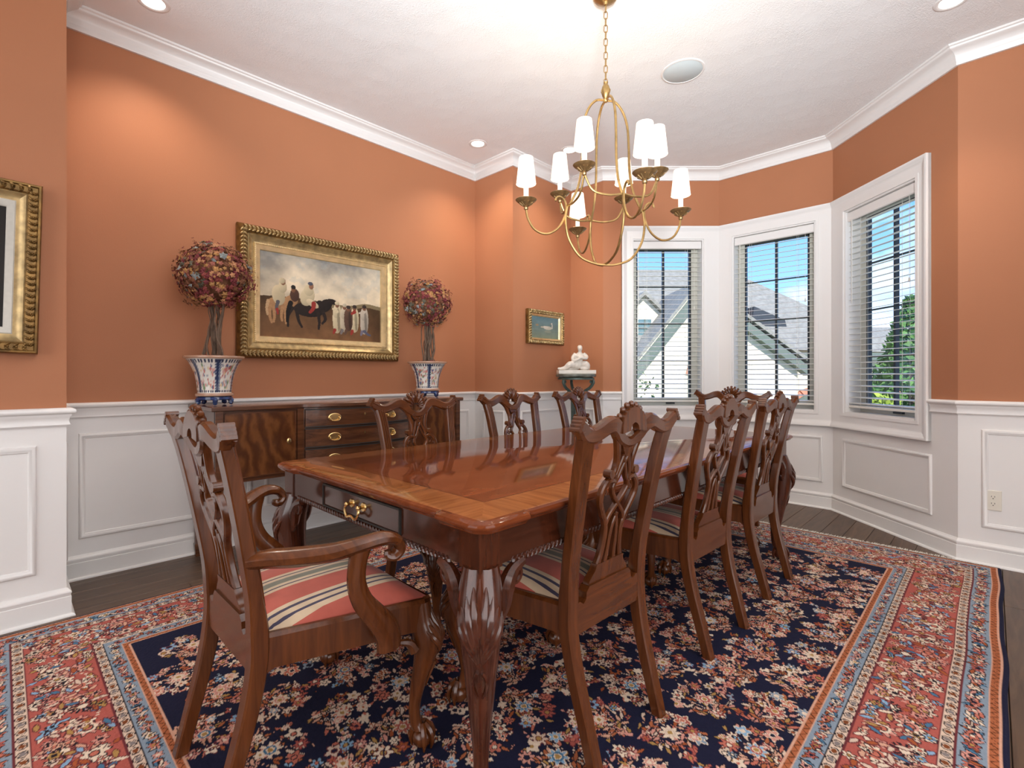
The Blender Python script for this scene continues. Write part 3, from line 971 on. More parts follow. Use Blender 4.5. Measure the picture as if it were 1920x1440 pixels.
def make_chair(label, arm):
    cat = 'chair'
    root = thing('dining_armchair' if arm else 'dining_chair', label, cat)
    fw = 0.318 if arm else 0.275; rw = 0.182; D = 0.465 if arm else 0.45
    # back posts, each running down into its splayed rear leg
    for sx in (-1, 1):
        m = MB()
        pts = cr([(.172 * sx, -.066, 0.0), (.174 * sx, -.034, .12), (.178 * sx, .000, .25), (rw * sx, .018, .36), (rw * sx, .0195, .45),
                  (.187 * sx, .006, .56), (.196 * sx, -.018, .70), (.206 * sx, -.047, .85), (.216 * sx, -.0660, .928)], 5)
        k = len(pts)
        m.hbeam(pts, np.interp(np.linspace(0, 1, k), [0, .4, .55, 1], [.036, .044, .045, .050]), np.interp(np.linspace(0, 1, k), [0, .35, .5, .6, 1], [.036, .042, .044, .034, .028]), ch=0.22)
        for q in (-1.5, -.5, .5, 1.5):       # reeded front face
            pp = []
            for (x, y_, z) in pts:
                if z > 0.50: pp.append((x + q * 0.0108, y_ + 0.0150, z))
            m.tube(pp, 0.0046, 6)
        m.build('back_post', M['wood'], root)
    # crest rail with ears
    m = MB()
    half = [(.270, .966, .036), (.250, .951, .044), (.232, .936, .046), (.200, .930, .044), (.165, .938, .044), (.128, .952, .047), (.098, .954, .052), (.072, .938, .050), (.048, .912, .040), (.0, .895, .032)]
    full = half + [(-x, z, w) for x, z, w in reversed(half[:-1])]
    m.band(full, .04, .030, lambda z: yb(z) + 0.001, 5)
    for sx in (-1, 1):
        for k in range(4):         # ribbed, rolled ends of the ears
            s_ = -.0165 + .011 * k
            x = sx * (.272 - .55 * s_); z = .967 + .84 * s_
            m.tube([(x, yb(.96) - .016, z), (x, yb(.96) + .018, z)], [.0072, .0072], 8)
        m.band([(sx * .27, .968, .007), (sx * .232, .949, .007), (sx * .20, .943, .007), (sx * .165, .951, .007), (sx * .128, .965, .007)], .007, .026, lambda z: yb(z) + .006, 4)
        m.band([(sx * .27, .945, .006), (sx * .232, .925, .006), (sx * .20, .918, .006), (sx * .165, .927, .006)], .006, .026, lambda z: yb(z) + .006, 4)
    m.build('crest_rail', M['woodx'], root)
    # carved shell over the dip of the crest
    m = MB()
    for k in range(11):
        a = math.radians(-8 + 196 * k / 10)
        ca, sa = math.cos(a), math.sin(a)
        ln = 0.068
        pts = [(ca * .022, yb(.95) + .004, .935 + sa * .020), (ca * ln * .68, yb(.96) + .010, .938 + sa * ln * .70), (ca * ln * 1.08, yb(.97) + .003, .940 + sa * ln * 1.06)]
        m.tube(cr(pts, 3), np.interp(np.linspace(0, 1, 7), [0, .6, 1], [.0042, .0108, .0070]), 6)
        m.ell(pts[-1], (.0095, .009, .0095), 7, 5)
    pl = [(.066 * math.cos(math.radians(t)), .938 + .066 * math.sin(math.radians(t))) for t in range(-10, 191, 20)]
    pl += [(.022 * math.cos(math.radians(t)), .936 + .020 * math.sin(math.radians(t))) for t in range(190, -11, -20)]
    kk = len(pl)
    V = [(x, yb(.96) - .013, z) for x, z in pl] + [(x, yb(.96) + .004, z) for x, z in pl]
    h = kk // 2
    F = []
    for j in range(h - 1):
        F.append((j, j + 1, kk - 2 - j, kk - 1 - j)); F.append((kk + kk - 1 - j, kk + kk - 2 - j, kk + j + 1, kk + j))
    for j in range(kk): F.append((j, (j + 1) % kk, kk + (j + 1) % kk, kk + j))
    m.add(V, F)
    m.build('shell_carving', M['wood'], root)
    # pierced ribbon splat
    m = MB(); t = .019
    f = yb
    for s in (-1, 1):
        m.band([(s * .082, .944, .026), (s * .062, .910, .022), (s * .047, .872, .019), (s * .040, .838, .017), (s * .045, .808, .015), (s * .058, .796, .013)], .016, t, f)
        m.tube([(s * .066, f(.80) - .0125, .803), (s * .066, f(.80) + .0125, .803)], [.0135, .0135], 10)
        m.band([(s * .016, .902, .016), (s * .010, .870, .014), (s * .020, .835, .014), (s * .034, .800, .014), (s * .034, .782, .015)], .014, t, f)
        m.band([(s * .018, .862, .012), (s * -.004, .825, .012), (s * -.020, .790, .013), (s * -.034, .772, .014)], .012, t * .92, f)
        m.band([(s * .034, .778, .016), (s * .066, .782, .018), (s * .090, .756, .019), (s * .092, .722, .019), (s * .072, .684, .018), (s * .050, .650, .017), (s * .042, .615, .017),
                (s * .046, .565, .018), (s * .058, .520, .022)], .018, t, f)
        m.band([(s * .034, .774, .014), (s * .040, .752, .013), (s * .022, .725, .013), (s * -.006, .698, .014), (s * -.036, .668, .014), (s * -.046, .645, .014)], .013, t * .92, f)
        m.band([(s * -.004, .672, .013), (s * .010, .640, .013), (s * .017, .60, .013), (s * .019, .555, .014), (s * .022, .52, .016)], .013, t, f)
        scroll(m, (s * .066, f(.745) + .004, .748), .014, 1.2, (1, 0, 0), (0, 0, 1), .0045, PI / 2, -s)
    # carved block below the dip and the flared foot of the splat
    m.add([(-.050, f(.905) - .009, .905), (.050, f(.905) - .009, .905), (.012, f(.86) - .009, .852), (-.012, f(.86) - .009, .852),
           (-.050, f(.905) + .010, .905), (.050, f(.905) + .010, .905), (.012, f(.86) + .010, .852), (-.012, f(.86) + .010, .852)],
          [(0, 1, 2, 3), (7, 6, 5, 4), (0, 4, 5, 1), (1, 5, 6, 2), (2, 6, 7, 3), (3, 7, 4, 0)])
    for s in (-1, 1):
        scroll(m, (s * .022, f(.89) + .012, .890), .011, 1.3, (1, 0, 0), (0, 0, 1), .0035, 0, s)
        scroll(m, (s * .012, f(.868) + .012, .870), .007, 1.0, (1, 0, 0), (0, 0, 1), .003, 0, -s)
    pr = [(-.070, .522), (.070, .522), (.074, .505), (.088, .490), (.100, .476), (.102, .462), (-.102, .462), (-.100, .476), (-.088, .490), (-.074, .505)]
    V = [(x, f(z) - .011, z) for x, z in pr] + [(x, f(z) + .011, z) for x, z in pr]
    n = len(pr)
    m.add(V, [tuple(range(n)), tuple(reversed(range(n, 2 * n)))] + [(j, n + j, n + (j + 1) % n, (j + 1) % n) for j in range(n)])
    m.build('splat', M['wood'], root)
    # rear rail rising into the shoe of the splat
    m = MB()
    sh = [(-.165, .345), (.165, .345), (.165, .432), (.150, .436), (.132, .424), (.120, .434), (.118, .452), (.104, .466), (-.104, .466), (-.118, .452), (-.120, .434), (-.132, .424), (-.150, .436), (-.165, .432)]
    n = len(sh)
    V = [(x, .003, z) for x, z in sh] + [(x, .034, z) for x, z in sh]
    m.add(V, [tuple(range(n)), tuple(reversed(range(n, 2 * n)))] + [(j, n + j, n + (j + 1) % n, (j + 1) % n) for j in range(n)])
    m.build('rear_rail', M['woodx'], root, smooth=30)
    # side and front rails
    for sx in (-1, 1):
        m = MB()
        a, b = (sx * rw, .03), (sx * (fw - .012), D - .03)
        nx = -(b[1] - a[1]); ny = b[0] - a[0]; ln = math.hypot(nx, ny); nx, ny = nx / ln * .013, ny / ln * .013
        R = []
        for (px, py, zb_) in ((a[0], a[1], .335), (a[0] * .93 + b[0] * .07, a[1] * .93 + b[1] * .07, .350), (b[0] * .93 + a[0] * .07, b[1] * .93 + a[1] * .07, .350), (b[0], b[1], .340)):
            R.append([(px + nx, py + ny, zb_), (px - nx, py - ny, zb_), (px - nx, py - ny, .427), (px - nx * .4, py - ny * .4, .436), (px + nx * .4, py + ny * .4, .436), (px + nx, py + ny, .427)])
        m.loft(R)
        m.build('side_rail', M['wood'], root, smooth=30)
    m = MB()
    m.loft([[(x, D - .030, zb_), (x, D, zb_), (x, D, .427), (x, D - .006, .436), (x, D - .024, .436), (x, D - .030, .427)] for x, zb_ in
            ((-fw + .02, .335), (-fw + .06, .350), (0, .346), (fw - .06, .350), (fw - .02, .335))])
    m.build('front_rail', M['woodx'], root, smooth=30)
    # drop-in seat
    nu, nv = 18, 16
    V = []; F = []
    for j in range(nv + 1):
        tv = j / nv; y_ = .036 + (D - .036 - .016) * tv
        hw = (rw - .006) + ((fw - .020) - (rw - .006)) * tv
        for i in range(nu + 1):
            tu = -1 + 2 * i / nu
            ex = 1 - abs(tu) ** 3.2; ey = 1 - abs(2 * tv - 1) ** 3.2
            z = .436 + .040 * (max(0, ex) ** .5) * (max(0, ey) ** .5) + .004 * math.cos(tu * 1.4)
            V.append((hw * tu, y_, z))
    for j in range(nv):
        for i in range(nu):
            a = j * (nu + 1) + i; F.append((a, a + 1, a + nu + 2, a + nu + 1))
    b = len(V)
    ring = list(range(nu + 1)) + [j * (nu + 1) + nu for j in range(1, nv + 1)] + [nv * (nu + 1) + i for i in range(nu - 1, -1, -1)] + [j * (nu + 1) for j in range(nv - 1, 0, -1)]
    V += [(V[q][0], V[q][1], .418) for q in ring]
    k = len(ring)
    F += [(ring[j], b + j, b + (j + 1) % k, ring[(j + 1) % k]) for j in range(k)] + [tuple(b + j for j in range(k))]
    MB().add(V, F).build('seat', M['stripe'], root, smooth=60)
    # cabriole front legs on ball-and-claw feet, with knee brackets
    for sx in (-1, 1):
        m = MB()
        tx, ty = sx * (fw - .034), D - .036
        d = Vector((sx, 1)).normalized()
        cabriole(m, (tx, ty), d, [(.427, .004, .030), (.375, .010, .034), (.335, .022, .040), (.295, .026, .038), (.245, .016, .030), (.18, .000, .022), (.115, -.010, .0165), (.075, -.006, .017), (.055, .004, .021)],
                 (0.0, .014, .030), carve=.27)
        for (ux, uy) in ((-sx, 0), (0, -1)):
            pts = [(tx + ux * .03 + (sx * .026 if uy else 0), ty + uy * .03 + (.026 if ux else 0), .300), (tx + ux * .045 + (sx * .022 if uy else 0), ty + uy * .045 + (.022 if ux else 0), .325), (tx + ux * .085 + (sx * .018 if uy else 0), ty + uy * .085 + (.018 if ux else 0), .340)]
            m.tube(cr(pts, 4), np.linspace(.016, .007, 9), 7)
        m.build('front_leg', M['wood'], root)
    if arm:
        for sx in (-1, 1):
            m = MB()
            path = [(sx * .198, -.006, .630, .025), (sx * .225, .030, .634, .031), (sx * .272, .085, .637, .033), (sx * .326, .150, .646, .031), (sx * .362, .205, .661, .027), (sx * .378, .250, .668, .026),
                    (sx * .380, .288, .658, .022), (sx * .378, .304, .634, .020), (sx * .374, .292, .616, .018), (sx * .370, .276, .618, .015), (sx * .369, .274, .630, .011)]
            C_ = cr(path, 5)
            m.tube(C_[:, :3], C_[:, 3], 10, flat=0.72)
            m.build('arm', M['woodx'], root)
            m = MB()
            path = [(sx * .360, .205, .655, .028), (sx * .355, .196, .610, .025), (sx * .352, .196, .560, .025), (sx * .348, .215, .510, .027), (sx * .342, .252, .462, .031), (sx * .334, .285, .420, .035), (sx * .328, .302, .385, .036), (sx * .326, .306, .352, .035)]
            C_ = cr(path, 5)
            m.tube(C_[:, :3], C_[:, 3], 12, flat=0.66, up=(1, 0, 0))
            m.build('arm_support', M['wood'], root)
    for o in [k for k in bpy.data.objects if k.parent == root]:
        if o.name.split('.')[0] in ('back_post', 'crest_rail', 'shell_carving', 'splat'):
            for v in o.data.vertices:
                if o.name.startswith('crest'): v.co.x *= .955
                if v.co.z > .47: v.co.z = .47 + (v.co.z - .47) * .972
    return root

G1 = 'mahogany dining chairs around the table'
c0 = make_chair('carved mahogany side chair nearest the camera, its back turned, beside the near table corner', False)
spots = [((1.313, .822, RUG), -.022, None),
         ((2.088, .826, RUG), -.035, 'carved mahogany side chair, the middle one of three with backs turned to the camera'),
         ((2.798, .833, RUG), -.014, 'carved mahogany side chair with its back turned, next to the far table leg'),
         ((1.510, 2.035, RUG), PI, 'carved mahogany side chair facing us across the table before the sideboard drawers'),
         ((2.230, 2.035, RUG), PI + .02, 'carved mahogany side chair facing us between the sideboard and the pedestal'),
         ((2.962, 2.058, RUG), PI - .02, 'carved mahogany side chair facing us in front of the pedestal')]
for k, (loc, rz, lab) in enumerate(spots):
    c_ = c0 if k == 0 else copy_tree(c0)
    c_.location = loc; c_.rotation_euler = (0, 0, rz); c_['group'] = G1
    if lab: c_['label'] = lab
a0 = make_chair('carved mahogany armchair with striped red seat at the near end of the table', True)
a0.location = (.428, 1.468, RUG); a0.rotation_euler = (0, 0, -PI / 2); a0['group'] = 'mahogany armchairs at the table ends'
a1 = copy_tree(a0); a1.location = (3.780, 1.372, RUG); a1.rotation_euler = (0, 0, PI / 2 + .03)
a1['label'] = 'carved mahogany armchair at the far end of the table, in front of the windows'
# ------------------------------------------------------------------ dining table
def table_top_mat():
    m, nt, b = new_mat('table_top_veneer')
    tc = nt.nodes.new('ShaderNodeTexCoord'); sp = nt.nodes.new('ShaderNodeSeparateXYZ')
    nt.links.new(tc.outputs['Object'], sp.inputs[0])
    def mth(op, a, b_=None):
        n = N(nt, 'ShaderNodeMath', operation=op)
        for k, v in ((0, a), (1, b_)):
            if v is None: continue
            if isinstance(v, (int, float)): n.inputs[k].default_value = v
            else: nt.links.new(v, n.inputs[k])
        return n.outputs[0]
    ax = mth('ABSOLUTE', sp.outputs['X']); ay = mth('ABSOLUTE', sp.outputs['Y'])
    inx = mth('SUBTRACT', 1.250, ax); iny = mth('SUBTRACT', .5925, ay)
    d = mth('MINIMUM', inx, iny)
    band = mth('MULTIPLY', mth('GREATER_THAN', d, 0.012), mth('LESS_THAN', d, 0.140))
    line = mth('LESS_THAN', mth('ABSOLUTE', mth('SUBTRACT', d, 0.140)), 0.0022)
    seam = mth('LESS_THAN', mth('ABSOLUTE', mth('SUBTRACT', ax, 0.255)), 0.0011)
    alongx = mth('LESS_THAN', iny, inx)
    def grain(sc, dark, lite):
        mp = N(nt, 'ShaderNodeMapping', Scale=sc); n = N(nt, 'ShaderNodeTexNoise', Scale=2.4, Detail=7.0, Roughness=0.62, Distortion=0.9)
        nt.links.new(tc.outputs['Object'], mp.inputs[0]); nt.links.new(mp.outputs[0], n.inputs['Vector'])
        r = ramp(nt, [(0.27, dark), (0.74, lite)]); nt.links.new(n.outputs[0], r.inputs[0]); return r.outputs[0]
    field = grain((1.6, 9, 9), (0.105, 0.0225, 0.0075), (0.215, 0.055, 0.018))
    bx = grain((16, 1.4, 9), (0.175, 0.052, 0.0150), (0.33, 0.118, 0.036)); by = grain((1.4, 16, 9), (0.175, 0.052, 0.0150), (0.33, 0.118, 0.036))
    def mix(f, a, c):
        n = N(nt, 'ShaderNodeMix', data_type='RGBA'); nt.links.new(f, n.inputs[0])
        for k, v in ((6, a), (7, c)):
            if isinstance(v, tuple): n.inputs[k].default_value = v + (1,)
            else: nt.links.new(v, n.inputs[k])
        return n.outputs[2]
    colr = mix(band, field, mix(alongx, by, bx))
    colr = mix(line, colr, (0.05, 0.015, 0.006)); colr = mix(seam, colr, (0.05, 0.014, 0.006))
    nt.links.new(colr, b.inputs['Base Color'])
    b.inputs['Roughness'].default_value = 0.075; b.inputs['Specular IOR Level'].default_value = 0.26
    return m

def make_table():
    T0 = thing('dining_table', 'long mahogany dining table with banded glossy top and carved cabriole legs', 'table', (2.035, 1.4275, RUG))
    hx, hy, e, q = 1.250, .5925, .016, .165
    quad = [(hx, hy - q - .03), (hx, hy - q - .008), (hx + .006, hy - q), (hx + e, hy - q + .010), (hx + e, hy - .030), (hx + e - .006, hy - .012), (hx - .012, hy + e - .006), (hx - .030, hy + e),
            (hx - q + .010, hy + e), (hx - q, hy + .006), (hx - q - .008, hy), (hx - q - .03, hy)]
    out = quad + [(-x, y) for x, y in reversed(quad)] + [(-x, -y) for x, y in quad] + [(x, -y) for x, y in reversed(quad)]
    def inset(poly, d):
        n = len(poly); res = []
        for i in range(n):
            a, b, c = Vector(poly[i - 1]), Vector(poly[i]), Vector(poly[(i + 1) % n])
            n0 = Vector((-(b - a).y, (b - a).x)).normalized(); n1 = Vector((-(c - b).y, (c - b).x)).normalized()
            mv = (n0 + n1) / max(0.35, 1 + n0.dot(n1)); res.append((b.x + mv.x * d, b.y + mv.y * d))
        return res
    ZT = .736
    m = MB()
    rings = []
    for d, z in ((.020, ZT - .030), (.012, ZT - .029), (.009, ZT - .024), (.003, ZT - .019), (.0, ZT - .014), (.0, ZT - .010), (.003, ZT - .005), (.009, ZT - .0035), (.013, ZT - .0012), (.017, ZT)):
        rings.append([(x, y, z) for x, y in inset(out, d)])
    m.loft(rings)
    m.build('tabletop', table_top_mat(), T0, smooth=35)
    # apron, corner blocks, gadrooned lower edge
    ax, ay, za, zb_ = hx - .020, hy - .026, .612, ZT - .029
    for s in (-1, 1):
        MB().box(-ax + .06, ax - .06, s * ay - (.022 if s > 0 else 0), s * ay + (.022 if s < 0 else 0), za, zb_).build('apron_rail', M['tablerail'], T0, smooth=0)
        MB().box(s * ax - (.022 if s > 0 else 0), s * ax + (.022 if s < 0 else 0), -ay + .06, ay - .06, za, zb_).build('apron_rail', M['tablerail'], T0, smooth=0)
    def gad(p0, p1, nn):
        m = MB(); p0, p1 = np.array(p0), np.array(p1); dd = (p1 - p0) / nn; L_ = np.linalg.norm(dd); u = dd / L_; w = np.array((-u[1], u[0], 0))
        for k in range(nn):
            c_ = p0 + dd * (k + .5)
            def Tm(x, y, z, c_=c_): 
                return tuple(c_ + u * (x + 0.45 * z) + w * y + np.array((0, 0, 1)) * z)
            m.ell((0, 0, 0), (L_ * .42, .0075, .0105), 6, 4, T=Tm)
        m.build('gadroon_edge', M['tablewood'], T0)['kind'] = 'stuff'
    for s in (-1, 1):
        gad((-ax + .11, s * ay, za - .001), (ax - .11, s * ay, za - .001), 128)
        gad((s * ax, -ay + .11, za - .001), (s * ax, ay - .11, za - .001), 52)
    for sx in (-1, 1):
        for sy in (-1, 1):
            bx_, by_ = sx * (ax - .034), sy * (ay - .034)
            m = MB()
            m.hbeam([(bx_, by_, za - .004), (bx_, by_, zb_)], .078, .078, ch=.06)
            d = Vector((sx, sy)).normalized()
            cabriole(m, (bx_, by_), d, [(za + .004, .000, .046), (za - .05, .012, .054), (za - .10, .024, .056), (za - .16, .024, .052), (za - .24, .014, .043), (za - .33, .000, .034), (za - .43, -.012, .0245), (.115, -.014, .0195), (.080, -.006, .021), (.060, .006, .026)],
                     (0.0, .018, .036), carve=.40)
            for (ux, uy) in ((-sx, 0), (0, -sy)):        # scrolled brackets either side of the knee
                ox, oy = (0, sy * .036) if ux else (sx * .036, 0)
                pr = [(bx_ + ox + ux * .034, by_ + oy + uy * .034, za - .135), (bx_ + ox + ux * .048, by_ + oy + uy * .048, za - .10), (bx_ + ox + ux * .052, by_ + oy + uy * .052, za - .06), (bx_ + ox + ux * .075, by_ + oy + uy * .075, za - .025), (bx_ + ox + ux * .115, by_ + oy + uy * .115, za - .010)]
                m.tube(cr(pr, 4), np.interp(np.linspace(0, 1, 17), [0, .5, 1], [.010, .024, .012]), 8)
                U = (ux, uy, 0)
                scroll(m, (bx_ + ox + ux * .082, by_ + oy + uy * .082, za - .040), .026, 1.4, U, (0, 0, 1), .0085, PI * .5, -1)
                scroll(m, (bx_ + ox + ux * .050, by_ + oy + uy * .050, za - .105), .015, 1.1, U, (0, 0, 1), .0065, PI * .9, 1)
            m.build('leg', M['tablewood'], T0)
    # drawers in the ends with bail pulls
    for s in (-1, 1):
        m = MB()
        x0 = s * ax; w, z0, z1 = .235, za + .014, zb_ - .010
        def bx(a, b, y0, y1, zz0, zz1, mi=0): m.box(min(a, b), max(a, b), y0, y1, zz0, zz1, mi)
        bx(x0, x0 + s * .003, -w, w, z0, z1)
        dr = m.build('drawer_front', M['tablerail'], T0, smooth=0)
        m = MB()
        for (y0, y1, q0, q1) in ((-w, w, z0 - .004, z0 + .002), (-w, w, z1 - .002, z1 + .004), (-w - .004, -w + .002, z0, z1), (w - .002, w + .004, z0, z1)):
            bx(x0, x0 + s * .007, y0, y1, q0, q1)
        m.build('cock_bead', M['slot'], dr, smooth=0)
        m = MB(); zc = (z0 + z1) / 2 + .006
        for yy in (-.036, .036):
            m.tube([(x0 + s * .003, yy, zc), (x0 + s * .007, yy, zc)], [.015, .013], 14)
            m.tube([(x0 + s * .007, yy, zc), (x0 + s * .022, yy, zc)], [.005, .0065], 8)
            m.ell((x0 + s * .024, yy, zc), (.0065, .0075, .0075), 8, 6)
        pts = cr([(x0 + s * .022, -.036, zc), (x0 + s * .026, -.042, zc - .016), (x0 + s * .028, -.026, zc - .036), (x0 + s * .028, 0, zc - .030), (x0 + s * .028, .026, zc - .036), (x0 + s * .026, .042, zc - .016), (x0 + s * .022, .036, zc)], 5)
        m.tube(pts, .0042, 7)
        m.build('bail_pull', M['brass'], dr)
make_table()

# ------------------------------------------------------------------ sideboard
def make_sideboard():
    S = thing('sideboard', 'bow-front mahogany sideboard with flame veneered doors and brass pulls below the big painting', 'sideboard', (1.695, 3.225, 0))
    hw = .875; yb_ = .205; z0, z1 = .490, .897
    def yf(x): return -.235 - .052 * max(0, 1 - (x / .395) ** 2)
    def curved(x0, x1, a, b, q0, q1, n=1, mi=0, m=None):
        m = m or MB()
        xs_ = np.linspace(x0, x1, n + 1); R = []
        for x in xs_:
            y = yf(x); R.append([(x, y + a, q0), (x, y + b, q0), (x, y + b, q1), (x, y + a, q1)])
        return m.loft(R, mi)
    # carcass
    m = MB()
    m.box(-hw, -hw + .022, -.235, yb_, z0, z1); m.box(hw - .022, hw, -.235, yb_, z0, z1)
    m.box(-hw, hw, yb_ - .012, yb_, z0, z1); m.box(-hw, hw, -.22, yb_, z0, z0 + .02)
    m.box(-.405, -.385, -.22, yb_, z0, z1); m.box(.385, .405, -.22, yb_, z0, z1)
    curved(-.395, .395, .004, .05, z0, z1, 20, m=m)
    m.box(-hw + .02, -.40, -.226, -.20, z0, z1); m.box(.40, hw - .02, -.226, -.20, z0, z1)
    m.build('carcass', M['sidewood'], S, smooth=30)
    # top
    pts = [(-hw - .022, yb_ + .012)] + [(-hw - .022, -.257)] + [(x, yf(x) - .022) for x in np.linspace(-.43, .43, 25)] + [(hw + .022, -.257), (hw + .022, yb_ + .012)]
    m = MB(); k = len(pts)
    cxm, cym = 0, -.02
    R = []
    for ins, z in ((.006, z1), (.0, z1 + .004), (.0, z1 + .022), (.004, z1 + .026)):
        R.append([(x - math.copysign(ins, x) if abs(x) > .5 else x, y - math.copysign(ins, y), z) for x, y in pts])
    m.loft(R)
    m.build('top', M['sidewood'], S, smooth=30)
    # stiles between doors and drawers
    for x in (-.855, -.405, .405, .855):
        MB().box(x - .020, x + .020, -.243, -.225, z0, z1).build('stile', M['sidewood'], S, smooth=0)
    # doors
    for s in (-1, 1):
        xa, xb = sorted((s * .433, s * .827))
        d = MB().box(xa, xb, -.240, -.226, z0 + .028, z1 - .014).build('door', M['flame'], S, smooth=0)
        m = MB()
        for (a, b, c_, e) in ((xa, xb, z0 + .026, z0 + .032), (xa, xb, z1 - .018, z1 - .012), (xa - .002, xa + .004, z0 + .026, z1 - .012), (xb - .004, xb + .002, z0 + .026, z1 - .012)):
            m.box(a, b, -.2435, -.239, c_, e)
        m.build('cock_bead', M['sidewood'], d, smooth=0)
        kx = s * .475
        m = MB().lathe([(.0, 0), (.017, 0), (.017, .002), (.012, .004), (.004, .005)], 18, sc=(.75, 1.15))
        k_ = m.build('key_plate', M['brass'], d); k_.location = (kx, -.2402, .70); k_.rotation_euler = (PI / 2, 0, 0)
    # three curved drawers
    for (q0, q1) in ((.778, .884), (.652, .766), (.512, .640)):
        d = curved(-.378, .378, -.012, .006, q0, q1, 20).build('drawer', M['flame'] if False else M['sidewood'], S, smooth=30)
        m = MB()
        curved(-.381, .381, -.0150, -.011, q0 - .003, q0 + .003, 20, m=m); curved(-.381, .381, -.0150, -.011, q1 - .003, q1 + .003, 20, m=m)
        m.build('cock_bead', M['slot'], d, smooth=30)
        zc = (q0 + q1) / 2
        for x in (-.205, .205):
            yy = yf(x) - .012; an = math.atan(-.052 * -2 * x / .395 ** 2)
            m = MB().lathe([(0, 0), (.030, 0), (.031, .0015), (.029, .003), (.025, .0032), (.024, .0015), (0.002, .0015)], 22, sc=(1.35, .85))
            for sg in (-1, 1): m.tube([(sg * .030, 0, .001), (sg * .030, 0, .014)], .0035, 7)
            m.tube(cr([(-.030, 0, .013), (-.031, -.010, .016), (-.018, -.020, .018), (0, -.022, .018), (.018, -.020, .018), (.031, -.010, .016), (.030, 0, .013)], 4), .0028, 6)
            p_ = m.build('oval_pull', M['brass'], d); p_.location = (x, yy, zc); p_.rotation_euler = (PI / 2, 0, an)
        m = MB().lathe([(0, 0), (.009, 0), (.009, .0015), (.002, .002)], 14, sc=(.6, 1.2))
        k_ = m.build('key_plate', M['brass'], d); k_.location = (0, yf(0) - .012, zc + .012); k_.rotation_euler = (PI / 2, 0, 0)
    # tapered legs with spade feet
    for (x, y) in ((-.855, -.225), (.855, -.225), (-.405, -.225), (.405, -.225), (-.855, .185), (.855, .185)):
        MB().hbeam([(x, y, 0), (x, y, .035), (x, y, .075), (x, y, .085), (x, y, z0 + .01)], [.024, .030, .036, .028, .042], [.024, .030, .036, .028, .042], ch=.08).build('leg', M['sidewood'], S, smooth=30)
make_sideboard()

